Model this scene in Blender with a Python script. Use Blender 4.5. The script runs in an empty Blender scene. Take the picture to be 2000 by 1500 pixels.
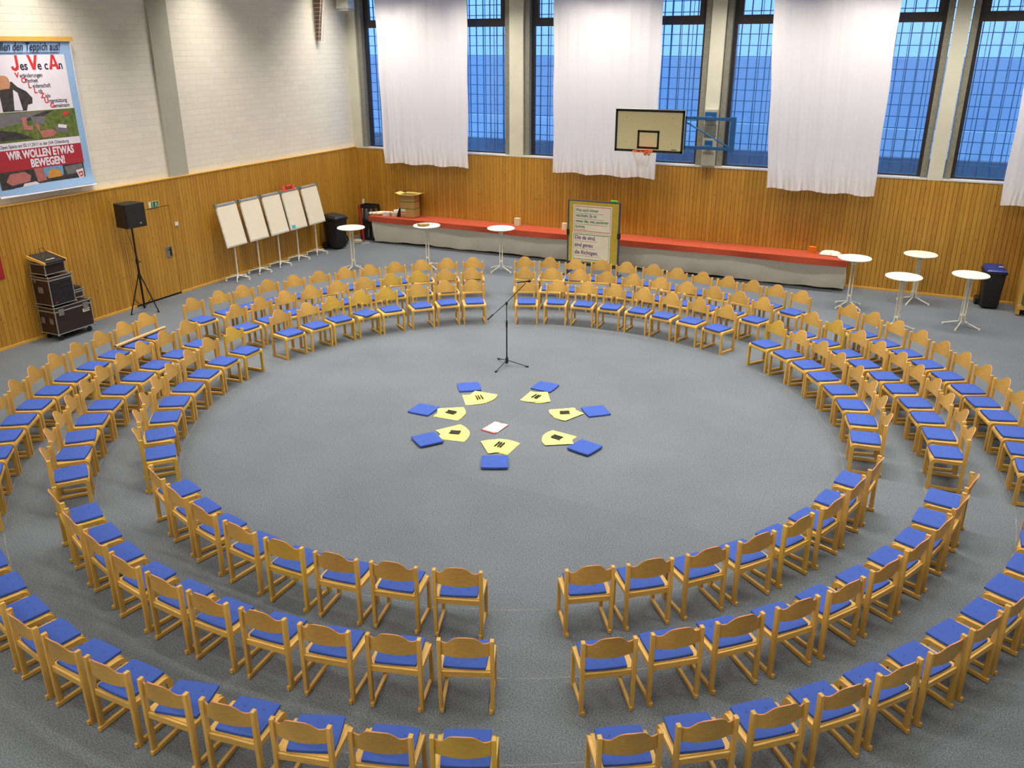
import bpy, bmesh, math, random
from mathutils import Vector, Matrix
random.seed(7)
SC = bpy.context.scene
COL = SC.collection
PI = math.pi
# ---------------------------------------------------------------- camera
cd = bpy.data.cameras.new('camera'); cam = bpy.data.objects.new('camera', cd); COL.objects.link(cam)
cd.sensor_fit = 'HORIZONTAL'; cd.sensor_width = 36.0; cd.lens = 1676.88/2000*36.0
cd.clip_end = 300
Rv = Vector((0.90212, 0.43148, -0.000805)); Uv = Vector((-0.157556, 0.331146, 0.930333)); Fv = Vector((-0.401687, 0.839146, -0.366716))
M = Matrix.Identity(4)
for i in range(3):
    M[i][0] = Rv[i]; M[i][1] = Uv[i]; M[i][2] = -Fv[i]
M[0][3], M[1][3], M[2][3] = 5.2838, -11.0, 5.4
cam.matrix_world = M
SC.camera = cam
# ---------------------------------------------------------------- colour management, world
SC.view_settings.view_transform = 'Standard'; SC.view_settings.look = 'None'
SC.view_settings.exposure = 0.0; SC.view_settings.gamma = 1.0; SC.view_settings.use_curve_mapping = False
def lin(c):
    return tuple(((v/255)/12.92 if v/255 <= .04045 else ((v/255+.055)/1.055)**2.4) for v in c)
def C4(c): return lin(c)+(1,)
w = bpy.data.worlds.new('world'); SC.world = w; w.use_nodes = True
wn = w.node_tree; bg = wn.nodes['Background']
tcw = wn.nodes.new('ShaderNodeTexCoord'); sp = wn.nodes.new('ShaderNodeSeparateXYZ'); rp = wn.nodes.new('ShaderNodeValToRGB')
wn.links.new(tcw.outputs['Generated'], sp.inputs[0]); wn.links.new(sp.outputs['Z'], rp.inputs[0]); wn.links.new(rp.outputs[0], bg.inputs[0])
rp.color_ramp.elements[0].position = 0.0; rp.color_ramp.elements[0].color = (.17, .33, .62, 1)
rp.color_ramp.elements[1].position = 0.25; rp.color_ramp.elements[1].color = (.25, .47, .84, 1)
bg.inputs[1].default_value = 2.75
# ---------------------------------------------------------------- room dimensions (metres)
XL, YB, XR, YF, HC, RIM = -10.13, 10.56, 11.0, -13.0, 7.35, 2.62
# ---------------------------------------------------------------- hall lamps: long louvred rows under the ceiling, the two nearest added as fill
LAMP_Y = [9.15, 4.85, 0.5, -3.9, -8.2, -12.0]  # last two rows are unseen fill, added to brighten the near chair backs
LAMP_X = [-8.55, -5.45, -2.35, 0.75, 3.85, 6.95]
LAMP_W = {9.15: 96, 4.85: 92, 0.5: 112, -3.9: 52, -8.2: 36, -12.0: 85}
WARM = (1.0, .93, .82)
lamp_lights = []
for ly in LAMP_Y:
    for lx in LAMP_X:
        ld = bpy.data.lights.new('lamp_light', 'AREA'); ld.shape = 'RECTANGLE'; ld.size = 2.2; ld.size_y = .28
        ld.energy = LAMP_W[ly]; ld.color = WARM; ld.spread = math.radians(112 if ly > -5 else 165)
        lo = bpy.data.objects.new('lamp_light', ld); COL.objects.link(lo)
        lamp_lights.append((lo, lx, ly))

# ================================================================ helpers
def tag(o, label=None, cat=None, group=None, kind=None):
    if label: o['label'] = label
    if cat: o['category'] = cat
    if group: o['group'] = group
    if kind: o['kind'] = kind
    return o
def empty(name, loc=(0,0,0), rz=0.0, label=None, cat=None, group=None, kind=None):
    o = bpy.data.objects.new(name, None); o.empty_display_size = .1
    COL.objects.link(o); o.location = loc; o.rotation_euler = (0,0,rz)
    return tag(o, label, cat, group, kind)
def obj(name, bm, mat, parent=None, smooth=False, loc=None, rot=None):
    me = bpy.data.meshes.new(name)
    bmesh.ops.recalc_face_normals(bm, faces=bm.faces)
    bm.to_mesh(me); bm.free()
    if mat: me.materials.append(mat)
    if smooth:
        for p in me.polygons: p.use_smooth = True
        try: me.set_sharp_from_angle(angle=math.radians(38))
        except Exception: pass
    o = bpy.data.objects.new(name, me); COL.objects.link(o)
    if parent: o.parent = parent
    if loc: o.location = loc
    if rot: o.rotation_euler = rot
    return o
def NB(): return bmesh.new()
def box(bm, x0, x1, y0, y1, z0, z1, bev=0.0, mat=None):
    r = bmesh.ops.create_cube(bm, size=1.0); vs = r['verts']
    for v in vs:
        v.co.x = x0 if v.co.x < 0 else x1
        v.co.y = y0 if v.co.y < 0 else y1
        v.co.z = z0 if v.co.z < 0 else z1
    if bev > 0:
        es = list({e for v in vs for e in v.link_edges})
        r2 = bmesh.ops.bevel(bm, geom=es, offset=bev, segments=2, affect='EDGES', profile=.5)
        vs = list({v for f in r2['faces'] for v in f.verts} | {v for v in vs if v.is_valid})
    if mat is not None: bmesh.ops.transform(bm, matrix=mat, verts=vs)
    return vs
def cyl(bm, p0, p1, r0, r1=None, seg=12, caps=True):
    p0 = Vector(p0); p1 = Vector(p1); r1 = r0 if r1 is None else r1
    d = p1-p0; L = d.length
    q = Vector((0,0,1)).rotation_difference(d.normalized()).to_matrix().to_4x4()
    m = Matrix.Translation((p0+p1)/2) @ q
    return bmesh.ops.create_cone(bm, cap_ends=caps, cap_tris=False, segments=seg, radius1=r0, radius2=r1, depth=L, matrix=m)['verts']
def tube(bm, pts, r, seg=8, closed=False, caps=True):
    pts = [Vector(p) for p in pts]; n = len(pts); rings = []
    prev = None
    for i, p in enumerate(pts):
        if closed: t = (pts[(i+1) % n]-pts[i-1]).normalized()
        else: t = (pts[min(i+1, n-1)]-pts[max(i-1, 0)]).normalized()
        if prev is None:
            a = Vector((0,0,1)) if abs(t.z) < .9 else Vector((1,0,0))
            u = t.cross(a).normalized()
        else:
            u = (prev-t*prev.dot(t)).normalized()
        prev = u; v = t.cross(u)
        rings.append([bm.verts.new(p+(u*math.cos(2*PI*k/seg)+v*math.sin(2*PI*k/seg))*r) for k in range(seg)])
    m = n if closed else n-1
    for i in range(m):
        a, b = rings[i], rings[(i+1) % n]
        for k in range(seg): bm.faces.new((a[k], a[(k+1) % seg], b[(k+1) % seg], b[k]))
    if caps and not closed:
        bm.faces.new(rings[0]); bm.faces.new(rings[-1])
def lathe(bm, prof, seg=24, c=(0,0,0)):
    rings = []
    for r, z in prof:
        if r < 1e-5: rings.append([bm.verts.new((c[0], c[1], c[2]+z))])
        else: rings.append([bm.verts.new((c[0]+r*math.cos(2*PI*k/seg), c[1]+r*math.sin(2*PI*k/seg), c[2]+z)) for k in range(seg)])
    for a, b in zip(rings, rings[1:]):
        for k in range(seg):
            k2 = (k+1) % seg
            if len(a) == 1 and len(b) == 1: continue
            if len(a) == 1: bm.faces.new((a[0], b[k], b[k2]))
            elif len(b) == 1: bm.faces.new((a[k], a[k2], b[0]))
            else: bm.faces.new((a[k], a[k2], b[k2], b[k]))
def prism(bm, poly, fn, h0, h1):
    # poly: 2-D outline, fn(u, v, h) -> 3-D point
    a = [bm.verts.new(fn(u, v, h0)) for u, v in poly]; b = [bm.verts.new(fn(u, v, h1)) for u, v in poly]
    bm.faces.new(a); bm.faces.new(b[::-1]); n = len(poly)
    for i in range(n): bm.faces.new((a[i], b[i], b[(i+1) % n], a[(i+1) % n]))
def grid(bm, nu, nv, fn):
    vs = [[bm.verts.new(fn(i/nu, j/nv)) for j in range(nv+1)] for i in range(nu+1)]
    for i in range(nu):
        for j in range(nv): bm.faces.new((vs[i][j], vs[i+1][j], vs[i+1][j+1], vs[i][j+1]))
    return vs
def text_obj(name, s, size, mat, parent, M4, bold=0.0, align='LEFT', sx=1.0, shear=0.0, spacing=1.0, depth=.0006):
    cu = bpy.data.curves.new(name, 'FONT'); cu.body = s; cu.size = size; cu.align_x = align; cu.offset = bold
    cu.shear = shear; cu.space_character = spacing; cu.extrude = depth; cu.resolution_u = 3
    t = bpy.data.objects.new(name+'_c', cu); COL.objects.link(t)
    dg = bpy.context.evaluated_depsgraph_get()
    me = bpy.data.meshes.new_from_object(t.evaluated_get(dg))
    bpy.data.objects.remove(t, do_unlink=True); bpy.data.curves.remove(cu)
    me.transform(Matrix.Diagonal((sx, 1, 1, 1))); me.transform(M4)
    me.materials.clear(); me.materials.append(mat)
    o = bpy.data.objects.new(name, me); COL.objects.link(o); o.parent = parent
    return o
def copy_tree(o, parent=None):
    c = o.copy(); COL.objects.link(c)
    if parent: c.parent = parent
    for ch in [k for k in o.children]: copy_tree(ch, c)
    return c

# ================================================================ materials
def mat(name, col, rough=.55, metal=0.0, spec=.5, noise=None, bump=None, col2=None, emit=None, coat=0.0, scale3=None):
    m = bpy.data.materials.new(name); m.use_nodes = True; nt = m.node_tree; b = nt.nodes['Principled BSDF']
    b.inputs['Base Color'].default_value = C4(col); b.inputs['Roughness'].default_value = rough
    b.inputs['Metallic'].default_value = metal; b.inputs['Specular IOR Level'].default_value = spec
    if coat: b.inputs['Coat Weight'].default_value = coat
    tc = nt.nodes.new('ShaderNodeTexCoord'); mp = nt.nodes.new('ShaderNodeMapping'); nt.links.new(tc.outputs['Object'], mp.inputs[0])
    if scale3: mp.inputs['Scale'].default_value = scale3
    n = nt.nodes.new('ShaderNodeTexNoise'); n.inputs['Scale'].default_value = noise or 20; n.inputs['Detail'].default_value = 4
    nt.links.new(mp.outputs[0], n.inputs['Vector'])
    c2 = col2 or tuple(max(0, v*.9) for v in col)
    mx = nt.nodes.new('ShaderNodeMix'); mx.data_type = 'RGBA'
    mx.inputs[6].default_value = C4(col); mx.inputs[7].default_value = C4(c2)
    mr = nt.nodes.new('ShaderNodeMapRange'); mr.inputs[1].default_value = .35; mr.inputs[2].default_value = .65
    nt.links.new(n.outputs['Fac'], mr.inputs[0]); nt.links.new(mr.outputs[0], mx.inputs[0]); nt.links.new(mx.outputs[2], b.inputs['Base Color'])
    if bump:
        bp = nt.nodes.new('ShaderNodeBump'); bp.inputs['Strength'].default_value = bump; bp.inputs['Distance'].default_value = .01
        nt.links.new(n.outputs['Fac'], bp.inputs['Height']); nt.links.new(bp.outputs[0], b.inputs['Normal'])
    if emit:
        b.inputs['Emission Color'].default_value = C4(col); b.inputs['Emission Strength'].default_value = emit
    return m
def wood(name, c1, c2, axis, rough=.4, sc=6, stretch=18):
    # grain runs along the given axis
    m = bpy.data.materials.new(name); m.use_nodes = True; nt = m.node_tree; b = nt.nodes['Principled BSDF']
    tc = nt.nodes.new('ShaderNodeTexCoord'); mp = nt.nodes.new('ShaderNodeMapping'); nt.links.new(tc.outputs['Object'], mp.inputs[0])
    s = [stretch]*3; s['xyz'.index(axis)] = 1.0; mp.inputs['Scale'].default_value = s
    oi = nt.nodes.new('ShaderNodeObjectInfo'); sc2 = nt.nodes.new('ShaderNodeMath'); sc2.operation = 'MULTIPLY'; sc2.inputs[1].default_value = 37.0
    cb = nt.nodes.new('ShaderNodeCombineXYZ'); nt.links.new(oi.outputs['Random'], sc2.inputs[0])
    for k in range(3): nt.links.new(sc2.outputs[0], cb.inputs[k])
    nt.links.new(cb.outputs[0], mp.inputs['Location'])
    n = nt.nodes.new('ShaderNodeTexNoise'); n.inputs['Scale'].default_value = sc; n.inputs['Detail'].default_value = 5; n.inputs['Distortion'].default_value = .6
    nt.links.new(mp.outputs[0], n.inputs['Vector'])
    mx = nt.nodes.new('ShaderNodeMix'); mx.data_type = 'RGBA'; mx.inputs[6].default_value = C4(c1); mx.inputs[7].default_value = C4(c2)
    mr = nt.nodes.new('ShaderNodeMapRange'); mr.inputs[1].default_value = .36; mr.inputs[2].default_value = .66
    nt.links.new(n.outputs['Fac'], mr.inputs[0]); nt.links.new(mr.outputs[0], mx.inputs[0])
    hs = nt.nodes.new('ShaderNodeHueSaturation'); nt.links.new(mx.outputs[2], hs.inputs['Color'])
    v = nt.nodes.new('ShaderNodeMapRange'); v.inputs[3].default_value = .88; v.inputs[4].default_value = 1.1
    nt.links.new(oi.outputs['Random'], v.inputs[0]); nt.links.new(v.outputs[0], hs.inputs['Value'])
    nt.links.new(hs.outputs[0], b.inputs['Base Color']); b.inputs['Roughness'].default_value = rough
    return m
def cladding(name, axis):
    # varnished pine boards: every board its own tone, with long grain and knots
    m = bpy.data.materials.new(name); m.use_nodes = True; nt = m.node_tree; b = nt.nodes['Principled BSDF']; L = nt.links
    tc = nt.nodes.new('ShaderNodeTexCoord'); sx = nt.nodes.new('ShaderNodeSeparateXYZ'); L.new(tc.outputs['Object'], sx.inputs[0])
    dv = nt.nodes.new('ShaderNodeMath'); dv.operation = 'DIVIDE'; dv.inputs[1].default_value = .095; L.new(sx.outputs[axis], dv.inputs[0])
    fl = nt.nodes.new('ShaderNodeMath'); fl.operation = 'FLOOR'; L.new(dv.outputs[0], fl.inputs[0])
    wnz = nt.nodes.new('ShaderNodeTexWhiteNoise'); wnz.noise_dimensions = '1D'; L.new(fl.outputs[0], wnz.inputs['W'])
    mp = nt.nodes.new('ShaderNodeMapping'); L.new(tc.outputs['Object'], mp.inputs[0]); mp.inputs['Scale'].default_value = (14, 14, .8)
    of = nt.nodes.new('ShaderNodeCombineXYZ'); ml = nt.nodes.new('ShaderNodeMath'); ml.operation = 'MULTIPLY'; ml.inputs[1].default_value = 40
    L.new(wnz.outputs['Value'], ml.inputs[0]); L.new(ml.outputs[0], of.inputs[2]); L.new(of.outputs[0], mp.inputs['Location'])
    n = nt.nodes.new('ShaderNodeTexNoise'); n.inputs['Scale'].default_value = 2.2; n.inputs['Detail'].default_value = 6; n.inputs['Distortion'].default_value = 1.0; L.new(mp.outputs[0], n.inputs['Vector'])
    mx = nt.nodes.new('ShaderNodeMix'); mx.data_type = 'RGBA'; mx.inputs[6].default_value = C4((200, 152, 60)); mx.inputs[7].default_value = C4((170, 120, 40))
    ad = nt.nodes.new('ShaderNodeMath'); ad.operation = 'MULTIPLY_ADD'; ad.inputs[1].default_value = .5; L.new(wnz.outputs['Value'], ad.inputs[0])
    mr = nt.nodes.new('ShaderNodeMapRange'); mr.inputs[1].default_value = .3; mr.inputs[2].default_value = .7; mr.inputs[3].default_value = 0; mr.inputs[4].default_value = .6
    L.new(n.outputs['Fac'], mr.inputs[0]); L.new(mr.outputs[0], ad.inputs[2]); L.new(ad.outputs[0], mx.inputs[0])
    mp2 = nt.nodes.new('ShaderNodeMapping'); L.new(tc.outputs['Object'], mp2.inputs[0]); mp2.inputs['Scale'].default_value = (10, 10, 3.4); L.new(of.outputs[0], mp2.inputs['Location'])
    vo = nt.nodes.new('ShaderNodeTexVoronoi'); vo.inputs['Scale'].default_value = 1.0; L.new(mp2.outputs[0], vo.inputs['Vector'])
    kr = nt.nodes.new('ShaderNodeMapRange'); kr.inputs[1].default_value = .07; kr.inputs[2].default_value = .14; kr.inputs[3].default_value = .75; kr.inputs[4].default_value = 0
    L.new(vo.outputs['Distance'], kr.inputs[0])
    m2 = nt.nodes.new('ShaderNodeMix'); m2.data_type = 'RGBA'; m2.inputs[7].default_value = C4((120, 62, 16)); L.new(mx.outputs[2], m2.inputs[6]); L.new(kr.outputs[0], m2.inputs[0])
    L.new(m2.outputs[2], b.inputs['Base Color']); b.inputs['Roughness'].default_value = .36
    return m
def carpet():
    m = bpy.data.materials.new('carpet'); m.use_nodes = True; nt = m.node_tree; b = nt.nodes['Principled BSDF']; L = nt.links
    tc = nt.nodes.new('ShaderNodeTexCoord')
    n = nt.nodes.new('ShaderNodeTexNoise'); n.inputs['Scale'].default_value = 75; n.inputs['Detail'].default_value = 4; n.inputs['Roughness'].default_value = .8; L.new(tc.outputs['Object'], n.inputs['Vector'])
    r = nt.nodes.new('ShaderNodeValToRGB'); e = r.color_ramp.elements; e[0].position = .34; e[0].color = C4((52, 60, 74)); e[1].position = .66; e[1].color = C4((136, 142, 148))
    L.new(n.outputs['Fac'], r.inputs[0])
    n2 = nt.nodes.new('ShaderNodeTexNoise'); n2.inputs['Scale'].default_value = .7; n2.inputs['Detail'].default_value = 3; L.new(tc.outputs['Object'], n2.inputs['Vector'])
    br = nt.nodes.new('ShaderNodeTexBrick'); br.inputs['Scale'].default_value = 1; br.inputs['Brick Width'].default_value = 4.0; br.inputs['Row Height'].default_value = 2.0; br.inputs['Mortar Size'].default_value = .006
    br.inputs['Color1'].default_value = (1, 1, 1, 1); br.inputs['Color2'].default_value = (.95, .95, .95, 1); br.inputs['Mortar'].default_value = (.9, .9, .9, 1); br.offset = 0.0
    L.new(tc.outputs['Object'], br.inputs['Vector'])
    v = nt.nodes.new('ShaderNodeMapRange'); v.inputs[1].default_value = .3; v.inputs[2].default_value = .7; v.inputs[3].default_value = .93; v.inputs[4].default_value = 1.07; L.new(n2.outputs['Fac'], v.inputs[0])
    m1 = nt.nodes.new('ShaderNodeMix'); m1.data_type = 'RGBA'; m1.blend_type = 'MULTIPLY'; m1.inputs[0].default_value = 1; L.new(r.outputs[0], m1.inputs[6]); L.new(br.outputs['Color'], m1.inputs[7])
    m2 = nt.nodes.new('ShaderNodeMix'); m2.data_type = 'RGBA'; m2.blend_type = 'MULTIPLY'; m2.inputs[0].default_value = 1; L.new(m1.outputs[2], m2.inputs[6]); L.new(v.outputs[0], m2.inputs[7])
    L.new(m2.outputs[2], b.inputs['Base Color']); b.inputs['Roughness'].default_value = .95; b.inputs['Specular IOR Level'].default_value = .15
    bp = nt.nodes.new('ShaderNodeBump'); bp.inputs['Strength'].default_value = .35; bp.inputs['Distance'].default_value = .003; L.new(n.outputs['Fac'], bp.inputs['Height']); L.new(bp.outputs[0], b.inputs['Normal'])
    return m
def brickwall():
    m = bpy.data.materials.new('painted_brick'); m.use_nodes = True; nt = m.node_tree; b = nt.nodes['Principled BSDF']; L = nt.links
    tc = nt.nodes.new('ShaderNodeTexCoord'); sx = nt.nodes.new('ShaderNodeSeparateXYZ'); cb = nt.nodes.new('ShaderNodeCombineXYZ')
    L.new(tc.outputs['Object'], sx.inputs[0]); L.new(sx.outputs['Y'], cb.inputs[0]); L.new(sx.outputs['Z'], cb.inputs[1])
    nz = nt.nodes.new('ShaderNodeTexNoise'); nz.inputs['Scale'].default_value = 3; L.new(tc.outputs['Object'], nz.inputs['Vector'])
    dm = nt.nodes.new('ShaderNodeMix'); dm.data_type = 'VECTOR'; dm.inputs[0].default_value = .012; L.new(cb.outputs[0], dm.inputs[4]); L.new(nz.outputs['Color'], dm.inputs[5])
    br = nt.nodes.new('ShaderNodeTexBrick'); br.inputs['Scale'].default_value = 1; br.inputs['Brick Width'].default_value = .38; br.inputs['Row Height'].default_value = .125; br.inputs['Mortar Size'].default_value = .006; br.inputs['Mortar Smooth'].default_value = .5
    br.inputs['Color1'].default_value = C4((236, 232, 218)); br.inputs['Color2'].default_value = C4((230, 226, 212)); br.inputs['Mortar'].default_value = C4((224, 219, 203))
    L.new(dm.outputs[1], br.inputs['Vector']); L.new(br.outputs['Color'], b.inputs['Base Color']); b.inputs['Roughness'].default_value = .6
    bp = nt.nodes.new('ShaderNodeBump'); bp.invert = True; bp.inputs['Strength'].default_value = .45; bp.inputs['Distance'].default_value = .010; L.new(br.outputs['Fac'], bp.inputs['Height']); L.new(bp.outputs[0], b.inputs['Normal'])
    return m
def glassmat():
    m = bpy.data.materials.new('window_glass'); m.use_nodes = True; nt = m.node_tree; nt.nodes.clear(); L = nt.links
    o = nt.nodes.new('ShaderNodeOutputMaterial'); t = nt.nodes.new('ShaderNodeBsdfTransparent'); t.inputs[0].default_value = (.80, .90, 1, 1)
    g = nt.nodes.new('ShaderNodeBsdfGlossy'); g.inputs['Roughness'].default_value = .08; mx = nt.nodes.new('ShaderNodeMixShader'); mx.inputs[0].default_value = .05
    L.new(t.outputs[0], mx.inputs[1]); L.new(g.outputs[0], mx.inputs[2]); L.new(mx.outputs[0], o.inputs[0]); return m
def clothmat(name, col, trans=.25, hem=False):
    m = bpy.data.materials.new(name); m.use_nodes = True; nt = m.node_tree; b = nt.nodes['Principled BSDF']; L = nt.links
    b.inputs['Base Color'].default_value = C4(col); b.inputs['Roughness'].default_value = .8
    t = nt.nodes.new('ShaderNodeBsdfTranslucent'); t.inputs[0].default_value = C4(col); mx = nt.nodes.new('ShaderNodeMixShader'); mx.inputs[0].default_value = trans
    o = nt.nodes['Material Output']; L.new(b.outputs[0], mx.inputs[1]); L.new(t.outputs[0], mx.inputs[2]); L.new(mx.outputs[0], o.inputs[0])
    tc = nt.nodes.new('ShaderNodeTexCoord'); mp = nt.nodes.new('ShaderNodeMapping'); mp.inputs['Scale'].default_value = (5, 5, .5); L.new(tc.outputs['Object'], mp.inputs[0])
    n = nt.nodes.new('ShaderNodeTexNoise'); n.inputs['Scale'].default_value = 3; n.inputs['Detail'].default_value = 5; L.new(mp.outputs[0], n.inputs['Vector'])
    n2 = nt.nodes.new('ShaderNodeTexNoise'); n2.inputs['Scale'].default_value = 9; n2.inputs['Detail'].default_value = 5; n2.inputs['Distortion'].default_value = 1.5; L.new(tc.outputs['Object'], n2.inputs['Vector'])
    ad = nt.nodes.new('ShaderNodeMath'); ad.operation = 'ADD'; L.new(n.outputs['Fac'], ad.inputs[0]); L.new(n2.outputs['Fac'], ad.inputs[1])
    bp = nt.nodes.new('ShaderNodeBump'); bp.inputs['Strength'].default_value = .25; bp.inputs['Distance'].default_value = .03; L.new(ad.outputs[0], bp.inputs['Height']); L.new(bp.outputs[0], b.inputs['Normal'])
    return m

M_CLX = cladding('pine_boards_back', 'X'); M_CLY = cladding('pine_boards_left', 'Y')
M_GROOVE = mat('groove_shadow_gap', (120, 72, 24), .7)
M_CARPET = carpet(); M_BRICK = brickwall(); M_GLASS = glassmat()
M_CONC = mat('painted_concrete', (214, 212, 194), .7, noise=2, col2=(208, 206, 188))
M_CONC2 = mat('grey_plaster', (178, 178, 162), .7, noise=2, col2=(172, 172, 156))
M_SILL = mat('white_marble_sill', (222, 220, 214), .35, noise=2)
M_TRIM = wood('pine_trim', (232, 184, 92), (214, 160, 70), 'y', .4)
M_TRIMX = wood('pine_trim_x', (232, 184, 92), (214, 160, 70), 'x', .4)
M_DARKFRAME = mat('dark_bronze_frame', (62, 56, 56), .45, metal=.2)
M_GREYFRAME = mat('grey_metal_profile', (140, 138, 124), .5)
M_CEIL = mat('ceiling_boards', (206, 204, 198), .8, noise=2)
M_LAMPBODY = mat('white_lacquer', (226, 226, 220), .4)
M_DIFF = mat('lamp_tube_glow', (255, 240, 214), .5, emit=1.5)
M_BARS = mat('blue_grey_bars', (86, 150, 190), .5)
M_BARS2 = mat('galvanised_bars', (96, 110, 140), .5)
M_CURT = clothmat('white_curtain_cloth', (240, 236, 238), .15)
BEECH = [dict(a=(208, 168, 88), b=(192, 150, 72)), dict(a=(206, 170, 74), b=(192, 154, 60))]
M_BEECH = {(v, ax): wood('beech_%s_%s' % ('warm' if v == 0 else 'yellow', ax), BEECH[v]['a'], BEECH[v]['b'], ax, .38) for v in (0, 1) for ax in 'xyz'}
M_EDGE = mat('ply_edge', (206, 140, 96), .5)
M_CUSH = mat('blue_felt', (62, 86, 164), .95, noise=300, col2=(70, 96, 176), bump=.15, spec=.1)
M_BLACK = mat('black_plastic', (26, 26, 28), .5); M_BLACKM = mat('black_steel', (24, 24, 26), .4, metal=.3)
M_WHITE = mat('white_coated_top', (244, 242, 230), .35); M_WPAPER = mat('white_paper', (236, 232, 222), .8)
M_WSTEEL = mat('white_coated_steel', (232, 230, 216), .35)
M_GSTEEL = mat('grey_steel', (150, 150, 140), .35, metal=.6); M_ALU = mat('aluminium_edge', (190, 192, 190), .35, metal=.7)
M_REDCLOTH = mat('red_tablecloth', (178, 74, 42), .85, noise=40, col2=(168, 66, 38)); M_YEL = mat('yellow_card', (250, 244, 130), .8)
M_PHENOL = mat('brown_black_plywood', (48, 32, 30), .45, noise=60); M_RED = mat('red_paint', (170, 38, 40), .5)
M_BLUEST = mat('blue_painted_steel', (32, 92, 148), .4); M_ORANGE = mat('orange_steel', (226, 96, 34), .4)
M_BOARD = mat('cream_board', (236, 228, 178), .4, noise=2, col2=(232, 223, 172)); M_BLINE = mat('black_line', (26, 24, 30), .5)
M_CARD = wood('cardboard', (190, 154, 92), (178, 142, 82), 'z', .8); M_GREENL = mat('green_print', (60, 130, 60), .7)
M_GREENMAT = mat('green_mat_cover', (44, 122, 84), .6); M_NET = mat('white_net_cord', (222, 214, 190), .8)
M_GREENSIGN = mat('green_sign', (20, 104, 56), .5); M_SIGNW = mat('sign_white', (226, 236, 210), .5)
M_BLUEPOST = mat('poster_blue', (156, 190, 230), .6, noise=30, col2=(146, 182, 226)); M_INK = mat('poster_ink', (30, 26, 60), .6); M_REDINK = mat('poster_red', (216, 54, 56), .6)
M_PW = mat('poster_white', (232, 226, 238), .6, noise=3, col2=(226, 220, 234)); M_REDBAND = mat('poster_red_band', (178, 44, 58), .6, noise=50); M_GREENPH = mat('photo_grass', (112, 124, 56), .6, noise=14, col2=(70, 92, 44))
M_GREYPH = mat('photo_grey', (120, 116, 122), .6, noise=20); M_PINKPH = mat('photo_pink', (190, 116, 112), .6, noise=20); M_ORPH = mat('photo_orange', (214, 150, 66), .6, noise=20); M_DKPH = mat('photo_dark', (44, 42, 50), .6, noise=12, col2=(70, 66, 60)); M_SKYPH = mat('photo_sky', (110, 164, 208), .6)
M_OCHRE = mat('ochre_wrapping_paper', (196, 172, 60), .7, noise=14, col2=(184, 160, 48)); M_SHEET = mat('flipchart_sheet', (232, 224, 204), .8, noise=3, col2=(228, 219, 198))
M_GINK = mat('green_marker', (40, 128, 92), .7); M_VINK = mat('violet_marker', (66, 40, 120), .7); M_RINK = mat('red_marker', (206, 80, 60), .7)
M_CHALK = None
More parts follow.
